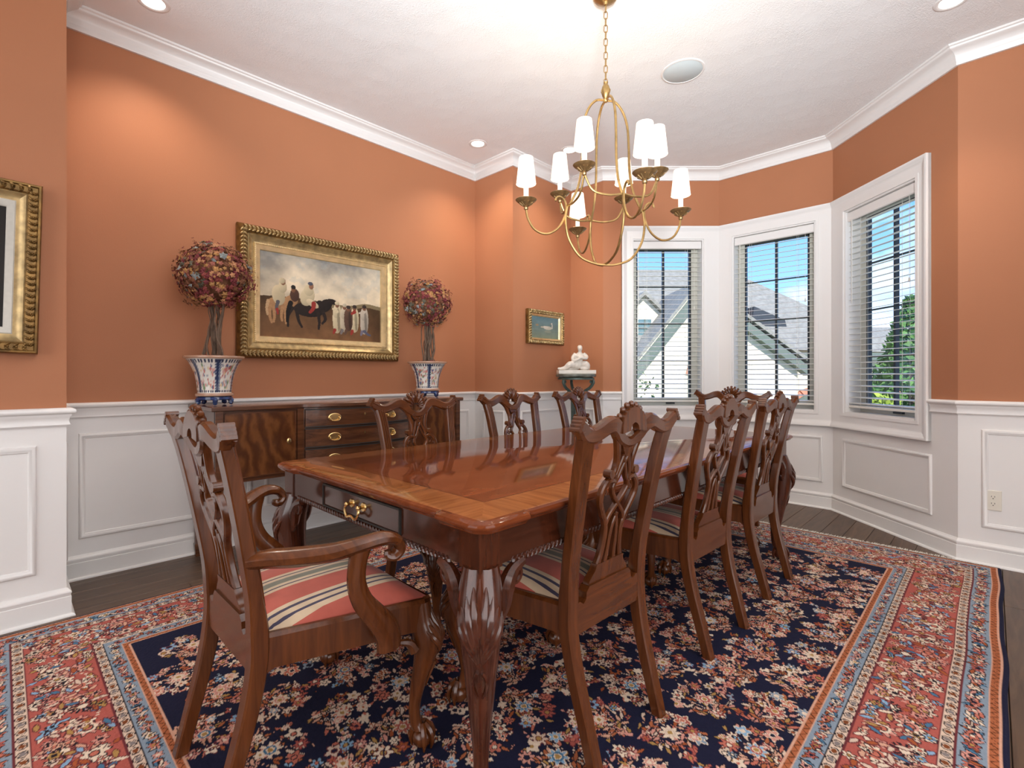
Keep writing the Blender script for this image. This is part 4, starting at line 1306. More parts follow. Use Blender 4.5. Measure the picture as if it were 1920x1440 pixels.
# ------------------------------------------------------------------ dried-flower topiaries in porcelain pots
def make_topiary(label, loc, seed, rot):
    rs = random.Random(seed); nr = np.random.RandomState(seed)
    root = thing('potted_topiary', label, 'topiary', loc, rot, 'dried flower topiaries on the sideboard')
    # blue stand with bracket feet
    m = MB()
    m.lathe([(.085, .030), (.094, .034), (.092, .048), (.080, .052)], 24)
    for k in range(5):
        a = 2 * PI * k / 5 + .3; ca, sa = math.cos(a), math.sin(a)
        m.tube(cr([(ca * .076, sa * .076, .040), (ca * .090, sa * .090, .028), (ca * .084, sa * .084, .018), (ca * .096, sa * .096, .0125)], 3), np.interp(np.linspace(0, 1, 10), [0, .5, 1], [.016, .013, .012]), 7)
    m.build('stand', plain('cobalt_glaze', (0.030, 0.065, 0.22), 0.18, var=0.4, scale=30, coat=.5) if 'cob' not in M else M['cob'], root)
    # flared pot with painted panels
    prof = cr([(.092, .052), (.098, .055), (.098, .068), (.088, .071), (.089, .090), (.093, .130), (.103, .180), (.120, .225), (.140, .258), (.150, .268), (.157, .270), (.158, .281), (.150, .283), (.138, .276), (.118, .262)], 5)
    nt_ = 176
    TH_ = np.linspace(0, 2 * PI, nt_ + 1)
    Rr = prof[:, 0][:, None]; Zz = np.repeat(prof[:, 1][:, None], nt_ + 1, 1)
    th = np.repeat(TH_[None], len(prof), 0)
    C = np.ones(Zz.shape + (3,)) * np.array(lin((222, 216, 206)))
    pan = (th / (2 * PI) * 6) % 1; pid = np.floor(th / (2 * PI) * 6).astype(int) % 6
    h = (Zz - .074) / (.262 - .074)
    blue = np.array(lin((40, 50, 76))); body = (h > 0) & (h < 1)
    edge = np.minimum(pan, 1 - pan)
    C[body & (edge < .10)] = np.array(lin((150, 158, 168)))
    C[body & (edge < .055)] = blue
    fr = ((pan * 37).astype(int) + (h * 22).astype(int)) % 2
    C[body & (edge < .13) & (fr == 0)] = blue * 1.5
    C[body & ((h < .07) | (h > .91)) & (np.sin(th * 48) > -.2)] = blue
    for k in range(300):
        p_ = nr.randint(6); cp = nr.uniform(.16, .84); ch_ = nr.uniform(.14, .84); w_ = nr.uniform(.02, .065); hh = nr.uniform(.02, .07)
        colr = np.array(lin([(196, 120, 112), (206, 160, 150), (120, 140, 104), (176, 92, 80), (150, 150, 160), (214, 190, 150), (90, 100, 130)][nr.randint(7)]))
        C[body & (pid == p_) & (((pan - cp) / w_) ** 2 + ((h - ch_) / hh) ** 2 < 1)] = colr
    C[(Zz > .266) | (Zz < .0705)] = np.array(lin((178, 140, 116)))
    pm_ = M.setdefault('porcelain', attr_mat('painted_porcelain', 0.16, 0.5))
    colour_grid('pot', Rr * np.cos(th), Rr * np.sin(th), Zz, C, pm_, root)
    # moss and petals lying in the mouth of the pot
    m = MB()
    m.lathe([(.02, .262), (.10, .262), (.128, .268), (.10, .276), (.02, .280)], 20)
    for k in range(46):
        a = rs.uniform(0, 6.28); r = rs.uniform(.01, .125)
        m.ell((r * math.cos(a), r * math.sin(a), .281), (rs.uniform(.010, .018), rs.uniform(.008, .014), rs.uniform(.005, .011)), 6, 4, m=rs.choice([0, 1, 1, 2]))
    m.build('petal_mulch', [M['moss'], M['petal_red'], M['petal_tan']], root)['kind'] = 'stuff'
    # twisted stems
    for k in range(11):
        m = MB(); a = rs.uniform(0, 6.28); r = rs.uniform(.008, .045); b = a + rs.uniform(-1.2, 2.0)
        if k >= 8: r = rs.uniform(.05, .08)
        pts = []
        for t in np.linspace(0, 1, 7):
            q = r * (1 + .5 * math.sin(3.1 * t + k)) ; aa = a + (b - a) * t + .5 * math.sin(4 * t + k)
            pts.append((q * math.cos(aa) + rs.uniform(-.006, .006), q * math.sin(aa) + rs.uniform(-.006, .006), .270 + .33 * t))
        r0 = rs.uniform(.010, .015) if k < 5 else rs.uniform(.0035, .007)
        m.tube(cr(pts, 4), np.linspace(r0, r0 * .6, 25), 7)
        m.build('stem', M['twig'], root)
    # ball of dried blossoms
    m = MB(); cz = .750; Rb = .196
    pal = 9
    V = m
    for k in range(1350):
        d = nr.normal(size=3); d /= np.linalg.norm(d)
        rad = Rb * (nr.uniform(.80, 1.02) if k < 1150 else nr.uniform(1.0, 1.13))
        rad *= 1 + .055 * (math.sin(d[0] * 7 + seed) + math.sin(d[1] * 6.3 + d[2] * 4 + seed * 2))
        c_ = d * rad * np.array((1.02, 1.02, .96)) + np.array((0, 0, cz))
        # colour patches: neighbouring blossoms share a tint
        g = int((math.sin(d[0] * 5.1 + seed) + math.sin(d[1] * 4.7 + 1.3 * seed) + math.sin(d[2] * 5.3)) * 2.2 + nr.uniform(-1.6, 1.6)) % pal
        if g in (6, 7) and nr.rand() < .55: g = nr.choice([2, 3, 5])
        u = np.cross(d, (0.3, 0.5, 0.8)); u /= np.linalg.norm(u); w = np.cross(d, u)
        s_ = nr.uniform(.009, .017) if k < 1150 else nr.uniform(.005, .009)
        if g in (6, 7) : s_ *= 1.25
        ph = nr.uniform(0, 6.28)
        b = m.n; vv = [c_ + d * s_ * .35]
        npet = 5
        for j in range(npet):
            a_ = ph + 2 * PI * j / npet
            dirv = u * math.cos(a_) + w * math.sin(a_); side = -u * math.sin(a_) + w * math.cos(a_)
            lift = nr.uniform(-.5, .7)
            vv += [c_ + dirv * s_ * .62 + side * s_ * .42, c_ + dirv * s_ * 1.15 + d * s_ * lift, c_ + dirv * s_ * .62 - side * s_ * .42]
        ff = []
        for j in range(npet):
            q = 1 + 3 * j; ff.append((0, q, q + 1, q + 2))
        m.add(vv, ff, g)
        if k >= 1150: m.add([c_, c_ - d * .03 + u * .0012, c_ - d * .03 - u * .0012], [(0, 1, 2)], 8)
    m.ell((0, 0, cz), (Rb * .80, Rb * .80, Rb * .76), 14, 9, m=8)
    m.build('blossoms', [M['petal_wine'], M['petal_red'], M['petal_tan'], M['petal_gold'], M['petal_rose'], M['petal_brown'], M['leaf_blue'], M['leaf_green'], M['petal_brown']], root, smooth=0)['kind'] = 'stuff'
for k, v in dict(petal_wine=(112, 44, 48), petal_red=(134, 62, 56), petal_tan=(176, 124, 86), petal_gold=(172, 126, 74), petal_rose=(150, 88, 74), petal_brown=(120, 76, 50), leaf_blue=(132, 136, 134), leaf_green=(92, 86, 70), moss=(84, 62, 44)).items():
    M[k] = plain(k, lin(v), 0.85, var=0.25, scale=60)
M['cob'] = plain('cobalt_glaze', (0.022, 0.042, 0.125), 0.18, var=0.4, scale=30, coat=.5)
make_topiary('dried flower topiary in painted pot, left of the big painting', (.877, 3.20, .9235), 4, 0.4)
make_topiary('dried flower topiary in painted pot, right of the big painting', (2.414, 3.20, .9235), 11, 2.1)
# ------------------------------------------------------------------ framed paintings
def frame_ring(name, w, h, rows, mat, parent, smooth=40):
    """rows: (inset from outer edge, y)"""
    R = []
    for k, y in rows:
        a, b = w / 2 - k, h / 2 - k
        R.append([(-a, y, -b), (a, y, -b), (a, y, b), (-a, y, b)])
    m = MB(); m.loft(R, cap=False)
    return m.build(name, mat, parent, smooth=smooth)

def leaf_run(w, h, k, y, step, size, mat, parent, name, seed, kinds=2):
    """carved leaves or beads marching round the frame at inset k"""
    m = MB(); rs = random.Random(seed)
    a, b = w / 2 - k, h / 2 - k
    per = [((-a, -b), (a, -b)), ((a, -b), (a, b)), ((a, b), (-a, b)), ((-a, b), (-a, -b))]
    for (p, q) in per:
        ln = math.hypot(q[0] - p[0], q[1] - p[1]); n = max(1, int(ln / step)); ux, uz = (q[0] - p[0]) / ln, (q[1] - p[1]) / ln
        for i in range(n):
            t = (i + .5) * ln / n; cx_, cz_ = p[0] + ux * t, p[1] + uz * t
            if kinds == 1:
                m.ell((cx_, y, cz_), (size, size * .8, size), 6, 4); continue
            for sgn in (-1, 1):
                ang = math.atan2(uz, ux) + sgn * 0.75 + rs.uniform(-.15, .15)
                off = sgn * size * .42
                ox, oz = cx_ - uz * off, cz_ + ux * off
                ca, sa = math.cos(ang), math.sin(ang)
                def T(x, yy, z, ox=ox, oz=oz, ca=ca, sa=sa):
                    return (ox + x * ca - z * sa, y + yy, oz + x * sa + z * ca)
                m.ell((0, 0, 0), (size * .62, size * .36, size * .26), 6, 4, T=T)
            m.ell((cx_, y - size * .12, cz_), (size * .26, size * .30, size * .26), 6, 4)
    o = m.build(name, mat, parent); o['kind'] = 'stuff'
    return o

def paint_grid(w, h, nu, nv, func, mat, parent, y):
    U, V = np.meshgrid(np.linspace(0, 1, nu), np.linspace(0, 1, nv))
    C = func(U, V)
    colour_grid('canvas', (U - .5) * w, np.full(U.shape, y), (V - .5) * h, C, mat, parent)

def fbm(U, V, seed, sx, sy, octv=5):
    rs = np.random.RandomState(seed); out = np.zeros(U.shape); amp = 1.0; tot = 0
    for o in range(octv):
        g = rs.rand(int(sy) + 3, int(sx) + 3)
        x = U * sx; y = V * sy; xi = x.astype(int); yi = y.astype(int); fx = x - xi; fy = y - yi
        fx = fx * fx * (3 - 2 * fx); fy = fy * fy * (3 - 2 * fy)
        out += amp * ((g[yi, xi] * (1 - fx) + g[yi, xi + 1] * fx) * (1 - fy) + (g[yi + 1, xi] * (1 - fx) + g[yi + 1, xi + 1] * fx) * fy)
        tot += amp; amp *= .55; sx *= 2; sy *= 2
    return out / tot

def L_(c): return np.array(lin(c))
def riders(U, V):
    A = 1.56                                          # canvas width over height
    cl = fbm(U, V, 2, 4, 3); cl2 = fbm(U, V, 7, 7, 5)
    t = np.clip((V - .45) / .55, 0, 1)[..., None]
    sky = L_((206, 188, 160)) * (1 - t) + L_((172, 164, 150)) * t
    sky = sky + (np.clip((cl - .45) * 3.0, -0.5, 1)[..., None]) * (L_((226, 208, 182)) - L_((150, 140, 130))) * .8
    sky = np.where((cl2 > .58)[..., None] & (V > .55)[..., None], sky * .82 + L_((150, 165, 170)) * .18, sky)
    g = fbm(U, V, 5, 16, 10); t2 = np.clip(V / .47, 0, 1)[..., None]
    gr = L_((122, 86, 56)) * (1 - t2) + L_((74, 54, 34)) * t2
    gr = gr * (0.65 + .7 * g)[..., None]
    hor = .475 + .015 * np.sin(U * 7) + .05 * np.exp(-((U - .86) / .10) ** 2) * .8
    C = np.where((V > hor)[..., None], sky, gr)
    far = (V < hor) & (V > hor - .05) & (U > .55)
    C[far] = L_((128, 112, 84))
    def e(cu, cv, ru, rv, col, a=0.0, n=2.0):
        du, dv = (U - cu) * A, V - cv; ca, sa = math.cos(a), math.sin(a)
        x, y = (du * ca + dv * sa) / ru, (-du * sa + dv * ca) / rv
        msk = (np.abs(x) ** n + np.abs(y) ** n) < 1
        shade = (0.82 + .28 * np.clip(-x * .5 + y * .6, -1, 1))[..., None] * (0.9 + .2 * g)[..., None]
        C[msk] = (np.array(L_(col)) * shade)[msk]
    def limb(p, w, col):
        q = cr(p, 8)
        for k in range(len(q)):
            ww = w * (1 - .45 * k / len(q))
            msk = np.hypot((U - q[k][0]) * A, V - q[k][1]) < ww
            C[msk] = L_(col) * (0.85 + .2 * (k % 3) / 3)
    tan, blk, wht, red = (176, 132, 92), (42, 32, 28), (214, 196, 160), (150, 52, 44)
    # pale horse and first two riders
    e(.135, .40, .13, .075, tan); e(.225, .44, .09, .07, tan, .5); e(.245, .50, .045, .05, tan, .6)
    for p in ([(.075, .38), (.07, .26), (.085, .17)], [(.10, .36), (.105, .25), (.10, .18)], [(.19, .38), (.185, .27), (.19, .17)], [(.165, .36), (.155, .27), (.16, .20)]): limb(p, .022, tan)
    limb([(.06, .42), (.05, .34), (.055, .26)], .02, (196, 160, 120))
    e(.135, .50, .075, .12, wht, .15); e(.165, .60, .05, .07, wht); e(.168, .665, .030, .042, (150, 104, 78)); e(.160, .675, .036, .035, wht, .3)
    limb([(.13, .42), (.12, .35), (.125, .29)], .022, (96, 92, 96)); limb([(.125, .33), (.13, .28)], .018, red)
    e(.255, .52, .055, .08, (86, 58, 46)); e(.245, .585, .026, .035, (140, 96, 70)); e(.245, .615, .028, .026, (44, 38, 36))
    # dark horse and third rider
    e(.37, .36, .19, .090, blk); e(.50, .43, .10, .072, blk, .75); e(.555, .49, .070, .036, blk, -.15); e(.455, .40, .07, .09, blk)
    for p in ([(.235, .36), (.205, .26), (.205, .14)], [(.27, .34), (.285, .22), (.31, .14)], [(.44, .34), (.45, .22), (.445, .13)], [(.48, .35), (.50, .26), (.475, .20)]): limb(p, .024, blk)
    limb([(.225, .42), (.205, .32), (.20, .20)], .03, (28, 22, 20))
    e(.355, .52, .085, .12, wht, -.35); e(.365, .60, .06, .07, wht); e(.385, .655, .030, .040, (160, 112, 84)); e(.378, .685, .032, .022, (90, 92, 104)); e(.395, .44, .085, .04, wht, -.5)
    limb([(.405, .44), (.40, .38), (.375, .33)], .03, red)
    # people standing before the horse
    for (u, hgt, c1, c2) in ((.600, .38, wht, red), (.665, .34, (200, 184, 158), (120, 112, 110)), (.755, .33, wht, red), (.845, .36, (196, 182, 164), (120, 112, 128)), (.70, .30, (96, 70, 56), (96, 70, 56))):
        e(u, .28, .060, hgt * .50, c1, .0, 2.4); e(u - .006, .28 + hgt * .20, .050, .07, c1); e(u, .29 + hgt * .44, .027, .036, (134, 92, 70)); e(u, .305 + hgt * .46, .030, .024, c1 if u < .7 else (60, 50, 46))
        e(u + .012, .27, .018, hgt * .40, tuple(int(q * .72) for q in c1), .05)
        limb([(u - .02, .13), (u - .03, .09)], .022, c2)
    limb([(.60, .37), (.565, .40)], .022, wht); limb([(.845, .40), (.80, .38)], .02, (196, 182, 164)); limb([(.755, .39), (.73, .36)], .024, red)
    limb([(.845, .14), (.88, .10), (.90, .09)], .02, (92, 92, 110))
    dk = 1 - .45 * np.clip((U - .84) / .16, 0, 1) * np.clip((.46 - V) / .2, 0, 1)
    return np.clip(C * dk[..., None], 0, 1)

def swan(U, V):
    A = 1.75; n = fbm(U, V, 3, 6, 4); t = V[..., None]
    C = L_((120, 128, 108)) * (1 - t) + L_((96, 124, 132)) * t
    C = C * (0.72 + .55 * n)[..., None]
    def e(cu, cv, ru, rv, col, a=0.):
        du, dv = (U - cu) * A, V - cv; ca, sa = math.cos(a), math.sin(a)
        C[((du * ca + dv * sa) / ru) ** 2 + ((-du * sa + dv * ca) / rv) ** 2 < 1] = L_(col)
    C[(V > .36) & (V < .44)] *= 1.12
    e(.60, .50, .27, .085, (184, 178, 160)); e(.52, .53, .18, .06, (200, 192, 176)); e(.40, .52, .10, .04, (176, 170, 150)); e(.765, .60, .030, .13, (196, 190, 176), .1); e(.745, .72, .055, .035, (200, 194, 180), .4); e(.71, .705, .03, .015, (150, 92, 60), .4)
    e(.60, .33, .22, .06, (134, 138, 122)); e(.22, .60, .10, .05, (150, 132, 104))
    return np.clip(C, 0, 1)

def dusk(U, V):
    n = fbm(U, V, 9, 5, 6)
    C = np.zeros(U.shape + (3,)) + L_((34, 30, 28))
    C *= (0.7 + .7 * n)[..., None]
    r = np.hypot((U - .38) / .24, (V - .46) / .30)
    C[r < 1] = L_((92, 62, 44)) * (1.1 - .5 * r[r < 1])[..., None]
    r = np.hypot((U - .38) / .11, (V - .80) / .10); C[r < 1] = L_((150, 108, 82)) * (1.1 - .4 * r[r < 1])[..., None]
    return np.clip(C, 0, 1)

M['canvas'] = attr_mat('oil_canvas', 0.6, 0.0, 0.15, 160, 0.25)
# the big painting over the sideboard
pr = thing('framed_painting', 'large gilt framed painting of riders and horses above the sideboard', 'painting', (1.678, 3.470, 1.647))
w, h = 1.218, .872
frame_ring('frame', w, h, [(0.004, 0.0), (0.0, -.020), (0.0, -.044), (.006, -.052), (.012, -.066), (.030, -.076), (.048, -.068), (.054, -.056), (.062, -.054)], M['gilt_dark'], pr)
frame_ring('frame_cove', w, h, [(.060, -.054), (.066, -.058), (.072, -.052), (.086, -.044), (.098, -.036), (.104, -.034)], M['gilt'], pr)
frame_ring('frame_slip', w, h, [(.104, -.034), (.107, -.041), (.116, -.042), (.119, -.036), (.146, -.026), (.150, -.018), (.150, -.012)], M['gilt_light'], pr)
leaf_run(w, h, .031, -.073, .025, .025, M['gilt'], pr, 'leaf_carving', 3)
leaf_run(w, h, .1115, -.0425, .0125, .0050, M['gilt_light'], pr, 'bead_row', 3, 1)
paint_grid(w - .296, h - .296, 300, 200, riders, M['canvas'], pr, -.015)
# small painting in the niche
pr = thing('framed_painting', 'small gilt framed painting of a swan in the corner niche', 'painting', (3.604, 2.978, 1.545))
w, h = .520, .315
frame_ring('frame', w, h, [(.003, 0), (0, -.015), (0, -.035), (.008, -.045), (.030, -.047), (.040, -.036)], M['gilt_dark'], pr)
frame_ring('frame_slip', w, h, [(.038, -.036), (.046, -.032), (.058, -.020), (.060, -.012)], M['gilt_light'], pr)
leaf_run(w, h, .020, -.046, .022, .019, M['gilt'], pr, 'leaf_carving', 5)
paint_grid(w - .116, h - .116, 90, 60, swan, M['canvas'], pr, -.014)
# portrait on the left pier
pr = thing('framed_painting', 'dark painting in ornate gold frame with pale liner on the left pier', 'painting', (-.180, 2.978, 1.560))
pr.rotation_euler = (0, math.radians(1.3), 0)
w, h = .60, .735
frame_ring('frame', w, h, [(.003, 0), (0, -.016), (0, -.040), (.005, -.050), (.012, -.052), (.016, -.046), (.040, -.050), (.048, -.044)], M['gilt_dark'], pr)
frame_ring('frame_cove', w, h, [(.046, -.044), (.052, -.048), (.058, -.042), (.074, -.032), (.082, -.030)], M['gilt'], pr)
frame_ring('liner', w, h, [(.082, -.030), (.086, -.034), (.108, -.022), (.112, -.012)], M['linen'], pr)
leaf_run(w, h, .028, -.048, .026, .022, M['gilt_dark'], pr, 'leaf_carving', 8)
paint_grid(w - .220, h - .220, 80, 100, dusk, M['canvas'], pr, -.013)

# ------------------------------------------------------------------ pedestal and statuette
PX, PY = 3.715, 2.690
pd = thing('pedestal', 'green metal pedestal with scrolled legs and dark marble top in the niche corner', 'pedestal', (PX, PY, RUG), 0.9)
MB().lathe([(.150, 1.066), (.172, 1.068), (.180, 1.074), (.184, 1.082), (.184, 1.090), (.178, 1.098), (.165, 1.099)], 32).build('top', M['pedtop'], pd)
m = MB().lathe([(.150, 1.046), (.166, 1.048), (.166, 1.062), (.150, 1.066)], 32); m.lathe([(.03, .915), (.055, .918), (.055, .930), (.03, .934)], 20); m.lathe([(.03, .20), (.075, .203), (.075, .214), (.03, .218)], 20)
m.build('collar', M['verdigris'], pd)
for k in range(3):
    a = 2 * PI * k / 3; ca, sa = math.cos(a), math.sin(a)
    m = MB()
    pts = cr([(.155, 1.046, .012), (.160, 1.020, .013), (.130, .975, .014), (.080, .940, .014), (.052, .900, .014), (.048, .80, .013), (.048, .55, .013), (.055, .34, .013), (.075, .21, .014), (.120, .10, .014), (.165, .035, .014), (.185, .012, .012)], 5)
    m.tube([(r * ca, r * sa, z) for r, z, q in pts], pts[:, 2], 8)
    scroll(m, (.092 * ca, .092 * sa, .915), .024, 1.3, (ca, sa, 0), (0, 0, 1), .009, PI / 2, -1)
    scroll(m, (.140 * ca, .140 * sa, 1.030), .016, 1.2, (ca, sa, 0), (0, 0, 1), .007, 0, -1)
    m.build('leg', M['verdigris'], pd)

st = thing('statuette', 'white marble statuette of a crouching figure on the corner pedestal', 'statuette', (PX, PY, 1.0995 + RUG), -PI / 4)
MB().box(-.168, .168, -.085, .085, 0, .034).build('plinth', M['marble'], st, smooth=0, bevel=.003)
m = MB()
def limbp(pts, rr): m.tube(cr(pts, 4), np.interp(np.linspace(0, 1, 4 * (len(pts) - 1) + 1), np.linspace(0, 1, len(rr)), rr), 9)
m.ell((.01, 0, .085), (.058, .050, .044), 12, 8)                                   # hips
limbp([(.010, .0, .085), (.022, .005, .125), (.032, .0, .165), (.034, -.004, .192)], [.046, .040, .046, .026])     # torso
limbp([(.034, -.004, .190), (.034, -.010, .212)], [.018, .016])
m.ell((.034, -.014, .232), (.022, .025, .028), 12, 8); m.ell((.034, -.038, .229), (.005, .007, .006), 6, 4); m.ell((.034, -.006, .242), (.024, .024, .022), 10, 6)
limbp([(-.004, 0, .182), (-.030, -.012, .150), (-.028, -.042, .122), (.010, -.055, .132), (.030, -.050, .150)], [.020, .017, .015, .013, .012])
limbp([(.066, 0, .182), (.094, -.010, .158), (.082, -.045, .140), (.048, -.055, .146), (.026, -.052, .152)], [.020, .017, .015, .013, .012])
limbp([(-.015, -.005, .075), (-.062, -.045, .085), (-.100, -.030, .055), (-.150, -.020, .046)], [.034, .030, .022, .012])
limbp([(.035, -.005, .078), (.082, -.040, .090), (.098, -.020, .058), (.052, .030, .046)], [.034, .030, .024, .016])
m.ell((-.156, -.026, .048), (.018, .011, .012), 8, 6)
m.ell((.085, .020, .055), (.050, .045, .030), 10, 6); m.ell((.070, -.030, .050), (.040, .030, .020), 10, 6); m.ell((-.05, .02, .045), (.09, .05, .018), 10, 6); m.ell((.092, .010, .098), (.022, .024, .022), 10, 6)
fg = m.build('figure', M['marble'], st)
rm = fg.modifiers.new('remesh', 'REMESH'); rm.mode = 'VOXEL'; rm.voxel_size = .0045; rm.use_smooth_shade = True
sm = fg.modifiers.new('smooth', 'SMOOTH'); sm.iterations = 3

# ------------------------------------------------------------------ chandelier
CX, CY = 2.190, 1.400
ch = thing('chandelier', 'brass chandelier with eight shaded candle lights over the dining table', 'chandelier', (CX, CY, 0))
r2 = math.sqrt(.5)
b0 = math.atan2(0.08, -0.43)          # heading of the first outer arm, measured from the view axis towards the right
def cdir(k):                            # k quarter turns
    a = b0 + k * PI / 2
    dF, dR = math.cos(a), math.sin(a)
    return ((dF + dR) * r2, (dF - dR) * r2)
def at(d, r, z): return (d[0] * r, d[1] * r, z)
MB().lathe([(.062, ZC - .001), (.064, ZC - .010), (.055, ZC - .022), (.030, ZC - .034), (.012, ZC - .040), (.008, ZC - .052)], 24).build('canopy', M['antique'], ch)
zl = ZC - .050; k = 0
link = None
while zl > 2.60:
    if link is None:
        mm = MB(); pts = []
        for j in range(16):
            a = 2 * PI * j / 16
            pts.append((.0090 * math.cos(a), 0, (.0115 * math.sin(a)) + (.0085 if math.sin(a) > 0 else -.0085)))
        mm.tube(pts, .0024, 6, closed=True)
        link = mm.build('chain_link', M['antique'], ch); o = link
    else:
        o = copy_obj(link, ch)
    o.location = (0, 0, zl - .020); o.rotation_euler = (0, 0, PI / 4 + (PI / 2 if k % 2 else 0))
    zl -= .0345; k += 1
mm = MB().lathe([(.004, 2.600), (.012, 2.596), (.010, 2.586), (.018, 2.574), (.0215, 2.552), (.018, 2.528), (.010, 2.512), (.015, 2.506), (.010, 2.496)], 20)
for j in range(10):
    a = 2 * PI * j / 10
    mm.tube([(.010 * math.cos(a), .010 * math.sin(a), 2.584), (.0215 * math.cos(a), .0215 * math.sin(a), 2.553), (.010 * math.cos(a), .010 * math.sin(a), 2.514)], [.002, .004, .002], 5)
mm.build('hub', M['antique'], ch)
rodr = .0062
for k in range(4):
    d = cdir(k); d2 = cdir(k + .5)
    p_ = cr([(0.0, 2.504), (.050, 2.500), (.092, 2.455), (.118, 2.380), (.126, 2.280), (.130, 2.160), (.146, 2.060), (.176, 1.990), (.203, 1.945)], 5)
    MB().tube([at(d, r, z) for r, z in p_], rodr, 8).build('cage_rod', M['antique'], ch)
    p_ = cr([(.268, 1.972), (.258, 1.992), (.234, 1.990), (.214, 1.962), (.218, 1.900), (.255, 1.835), (.315, 1.803), (.375, 1.822), (.410, 1.875), (.420, 1.920)], 5)
    MB().tube([at(d, r, z) for r, z in p_], rodr * .92, 8).build('arm', M['antique'], ch)
    # upper lights sit between the main arms on a swag from joint to joint
    for q in (k, k + 1):
        a, b = np.array(at(cdir(q), .205, 1.952)), np.array(at(d2, .262, 2.040))
        mid1 = a * .62 + b * .38; mid2 = a * .22 + b * .78
        mid1[2] = 1.945; mid2[2] = 1.965
        MB().tube(cr([a, mid1, mid2, b], 6), rodr * .85, 7).build('swag_arm', M['antique'], ch)
    if k < 2:
        e_ = cdir(k + 2)
        p_ = [at(d, r, z) for r, z in ((.205, 1.955), (.214, 1.880), (.198, 1.790), (.140, 1.705), (.060, 1.672))] + [at(d, 0, 1.667)] + [at(e_, r, z) for r, z in ((.060, 1.672), (.140, 1.705), (.198, 1.790), (.214, 1.880), (.205, 1.955))]
        MB().tube(cr([(x, y, z - .006 * k) for x, y, z in p_], 5), rodr, 8).build('lower_hoop', M['antique'], ch)
first = None
def candle(pos):
    bo = MB().lathe([(.004, -.040), (.010, -.036), (.012, -.028), (.008, -.021), (.014, -.016), (.030, -.004), (.046, .004), (.053, .012), (.050, .014), (.040, .010), (.016, .006)], 24)
    for j in range(12):
        a = 2 * PI * j / 12; bo.tube([(.014 * math.cos(a), .014 * math.sin(a), -.017), (.034 * math.cos(a), .034 * math.sin(a), -.0035)], [.003, .0035], 5)
    b = bo.build('candle_cup', M['antique_dark'], ch)
    MB().lathe([(.0125, .004), (.0128, .085), (.0125, .118), (.008, .119)], 16).build('candle_sleeve', M['candle'], b)
    MB().lathe([(.0495, .090), (.0355, .222), (.0345, .222), (.0485, .090)], 28, cap=False).build('lamp_shade', M['shade'], b)
    mm = MB(); mm.tube([(.0497 * math.cos(2 * PI * j / 28), .0497 * math.sin(2 * PI * j / 28), .0915) for j in range(28)], .0011, 5, closed=True); mm.build('shade_trim', M['candle'], b)
    MB().lathe([(.005, .118), (.012, .132), (.0155, .152), (.011, .172), (.003, .186)], 12).build('bulb', M['bulb'], b)
    return b
for tier in (0, 1):
    for k in range(4):
        d = cdir(k + .5 * tier); pos = at(d, .262, 2.070) if tier else at(d, .420, 1.955)
        if first is None:
            first = candle(pos); o = first
        else:
            o = copy_tree(first, ch)
        o.location = pos
        l = light('candle_light', 'POINT', (pos[0], pos[1], pos[2] + .195), 1.5, (1.0, 0.80, 0.58), shadow_soft_size=.012)
        l.parent = ch

# ------------------------------------------------------------------ ceiling downlights, speaker, outlet
for k, (x, y, lab) in enumerate(((.560, 3.100, 'recessed ceiling light nearest the left pier'), (2.830, 3.055, 'recessed ceiling light over the right end of the sideboard'),
                            (3.470, 2.580, 'recessed ceiling light above the corner niche'), (3.500, .147, 'recessed ceiling light at the right, by the window bay'), (.560, .150, None))):
    if lab is None: lab = 'recessed ceiling light above the camera'  # fifth one is out of view, placed by symmetry and added for its light
    r = thing('recessed_light', lab, 'light', (x, y, ZC), 0, 'recessed ceiling lights')
    MB().lathe([(.052, .0005), (.056, -.003), (.068, -.004), (.076, -.0015), (.077, .0)], 28, cap=False).build('trim_ring', M['white'], r)
    MB().lathe([(.001, -.0008), (.040, -.0008), (.054, -.0006), (.054, .0)], 28).build('lens', M['can_lens'], r)
    l = light('downlight', 'SPOT', (0, 0, -.02), 30 if lab[-3:] != 'era' else 16, (1.0, 0.86, 0.70), rot=(0, 0, 0), spot_size=math.radians(96 if x > 3.48 else 122), spot_blend=0.85, shadow_soft_size=.045)
    l.parent = r
r = thing('ceiling_speaker', 'round pale speaker grille flush in the white ceiling', 'speaker', (3.085, 1.400, ZC))
MB().lathe([(.001, -.005), (.118, -.005), (.121, -.003)], 40, cap=False).build('grille', M['speaker'], r)
MB().lathe([(.119, -.004), (.122, -.007), (.130, -.006), (.134, -.0005)], 40, cap=False).build('rim', M['white'], r)

r = thing('wall_outlet', 'almond duplex outlet on the white wainscot of the right wall', 'outlet', (4.0300, -.005, .377), PI / 2)
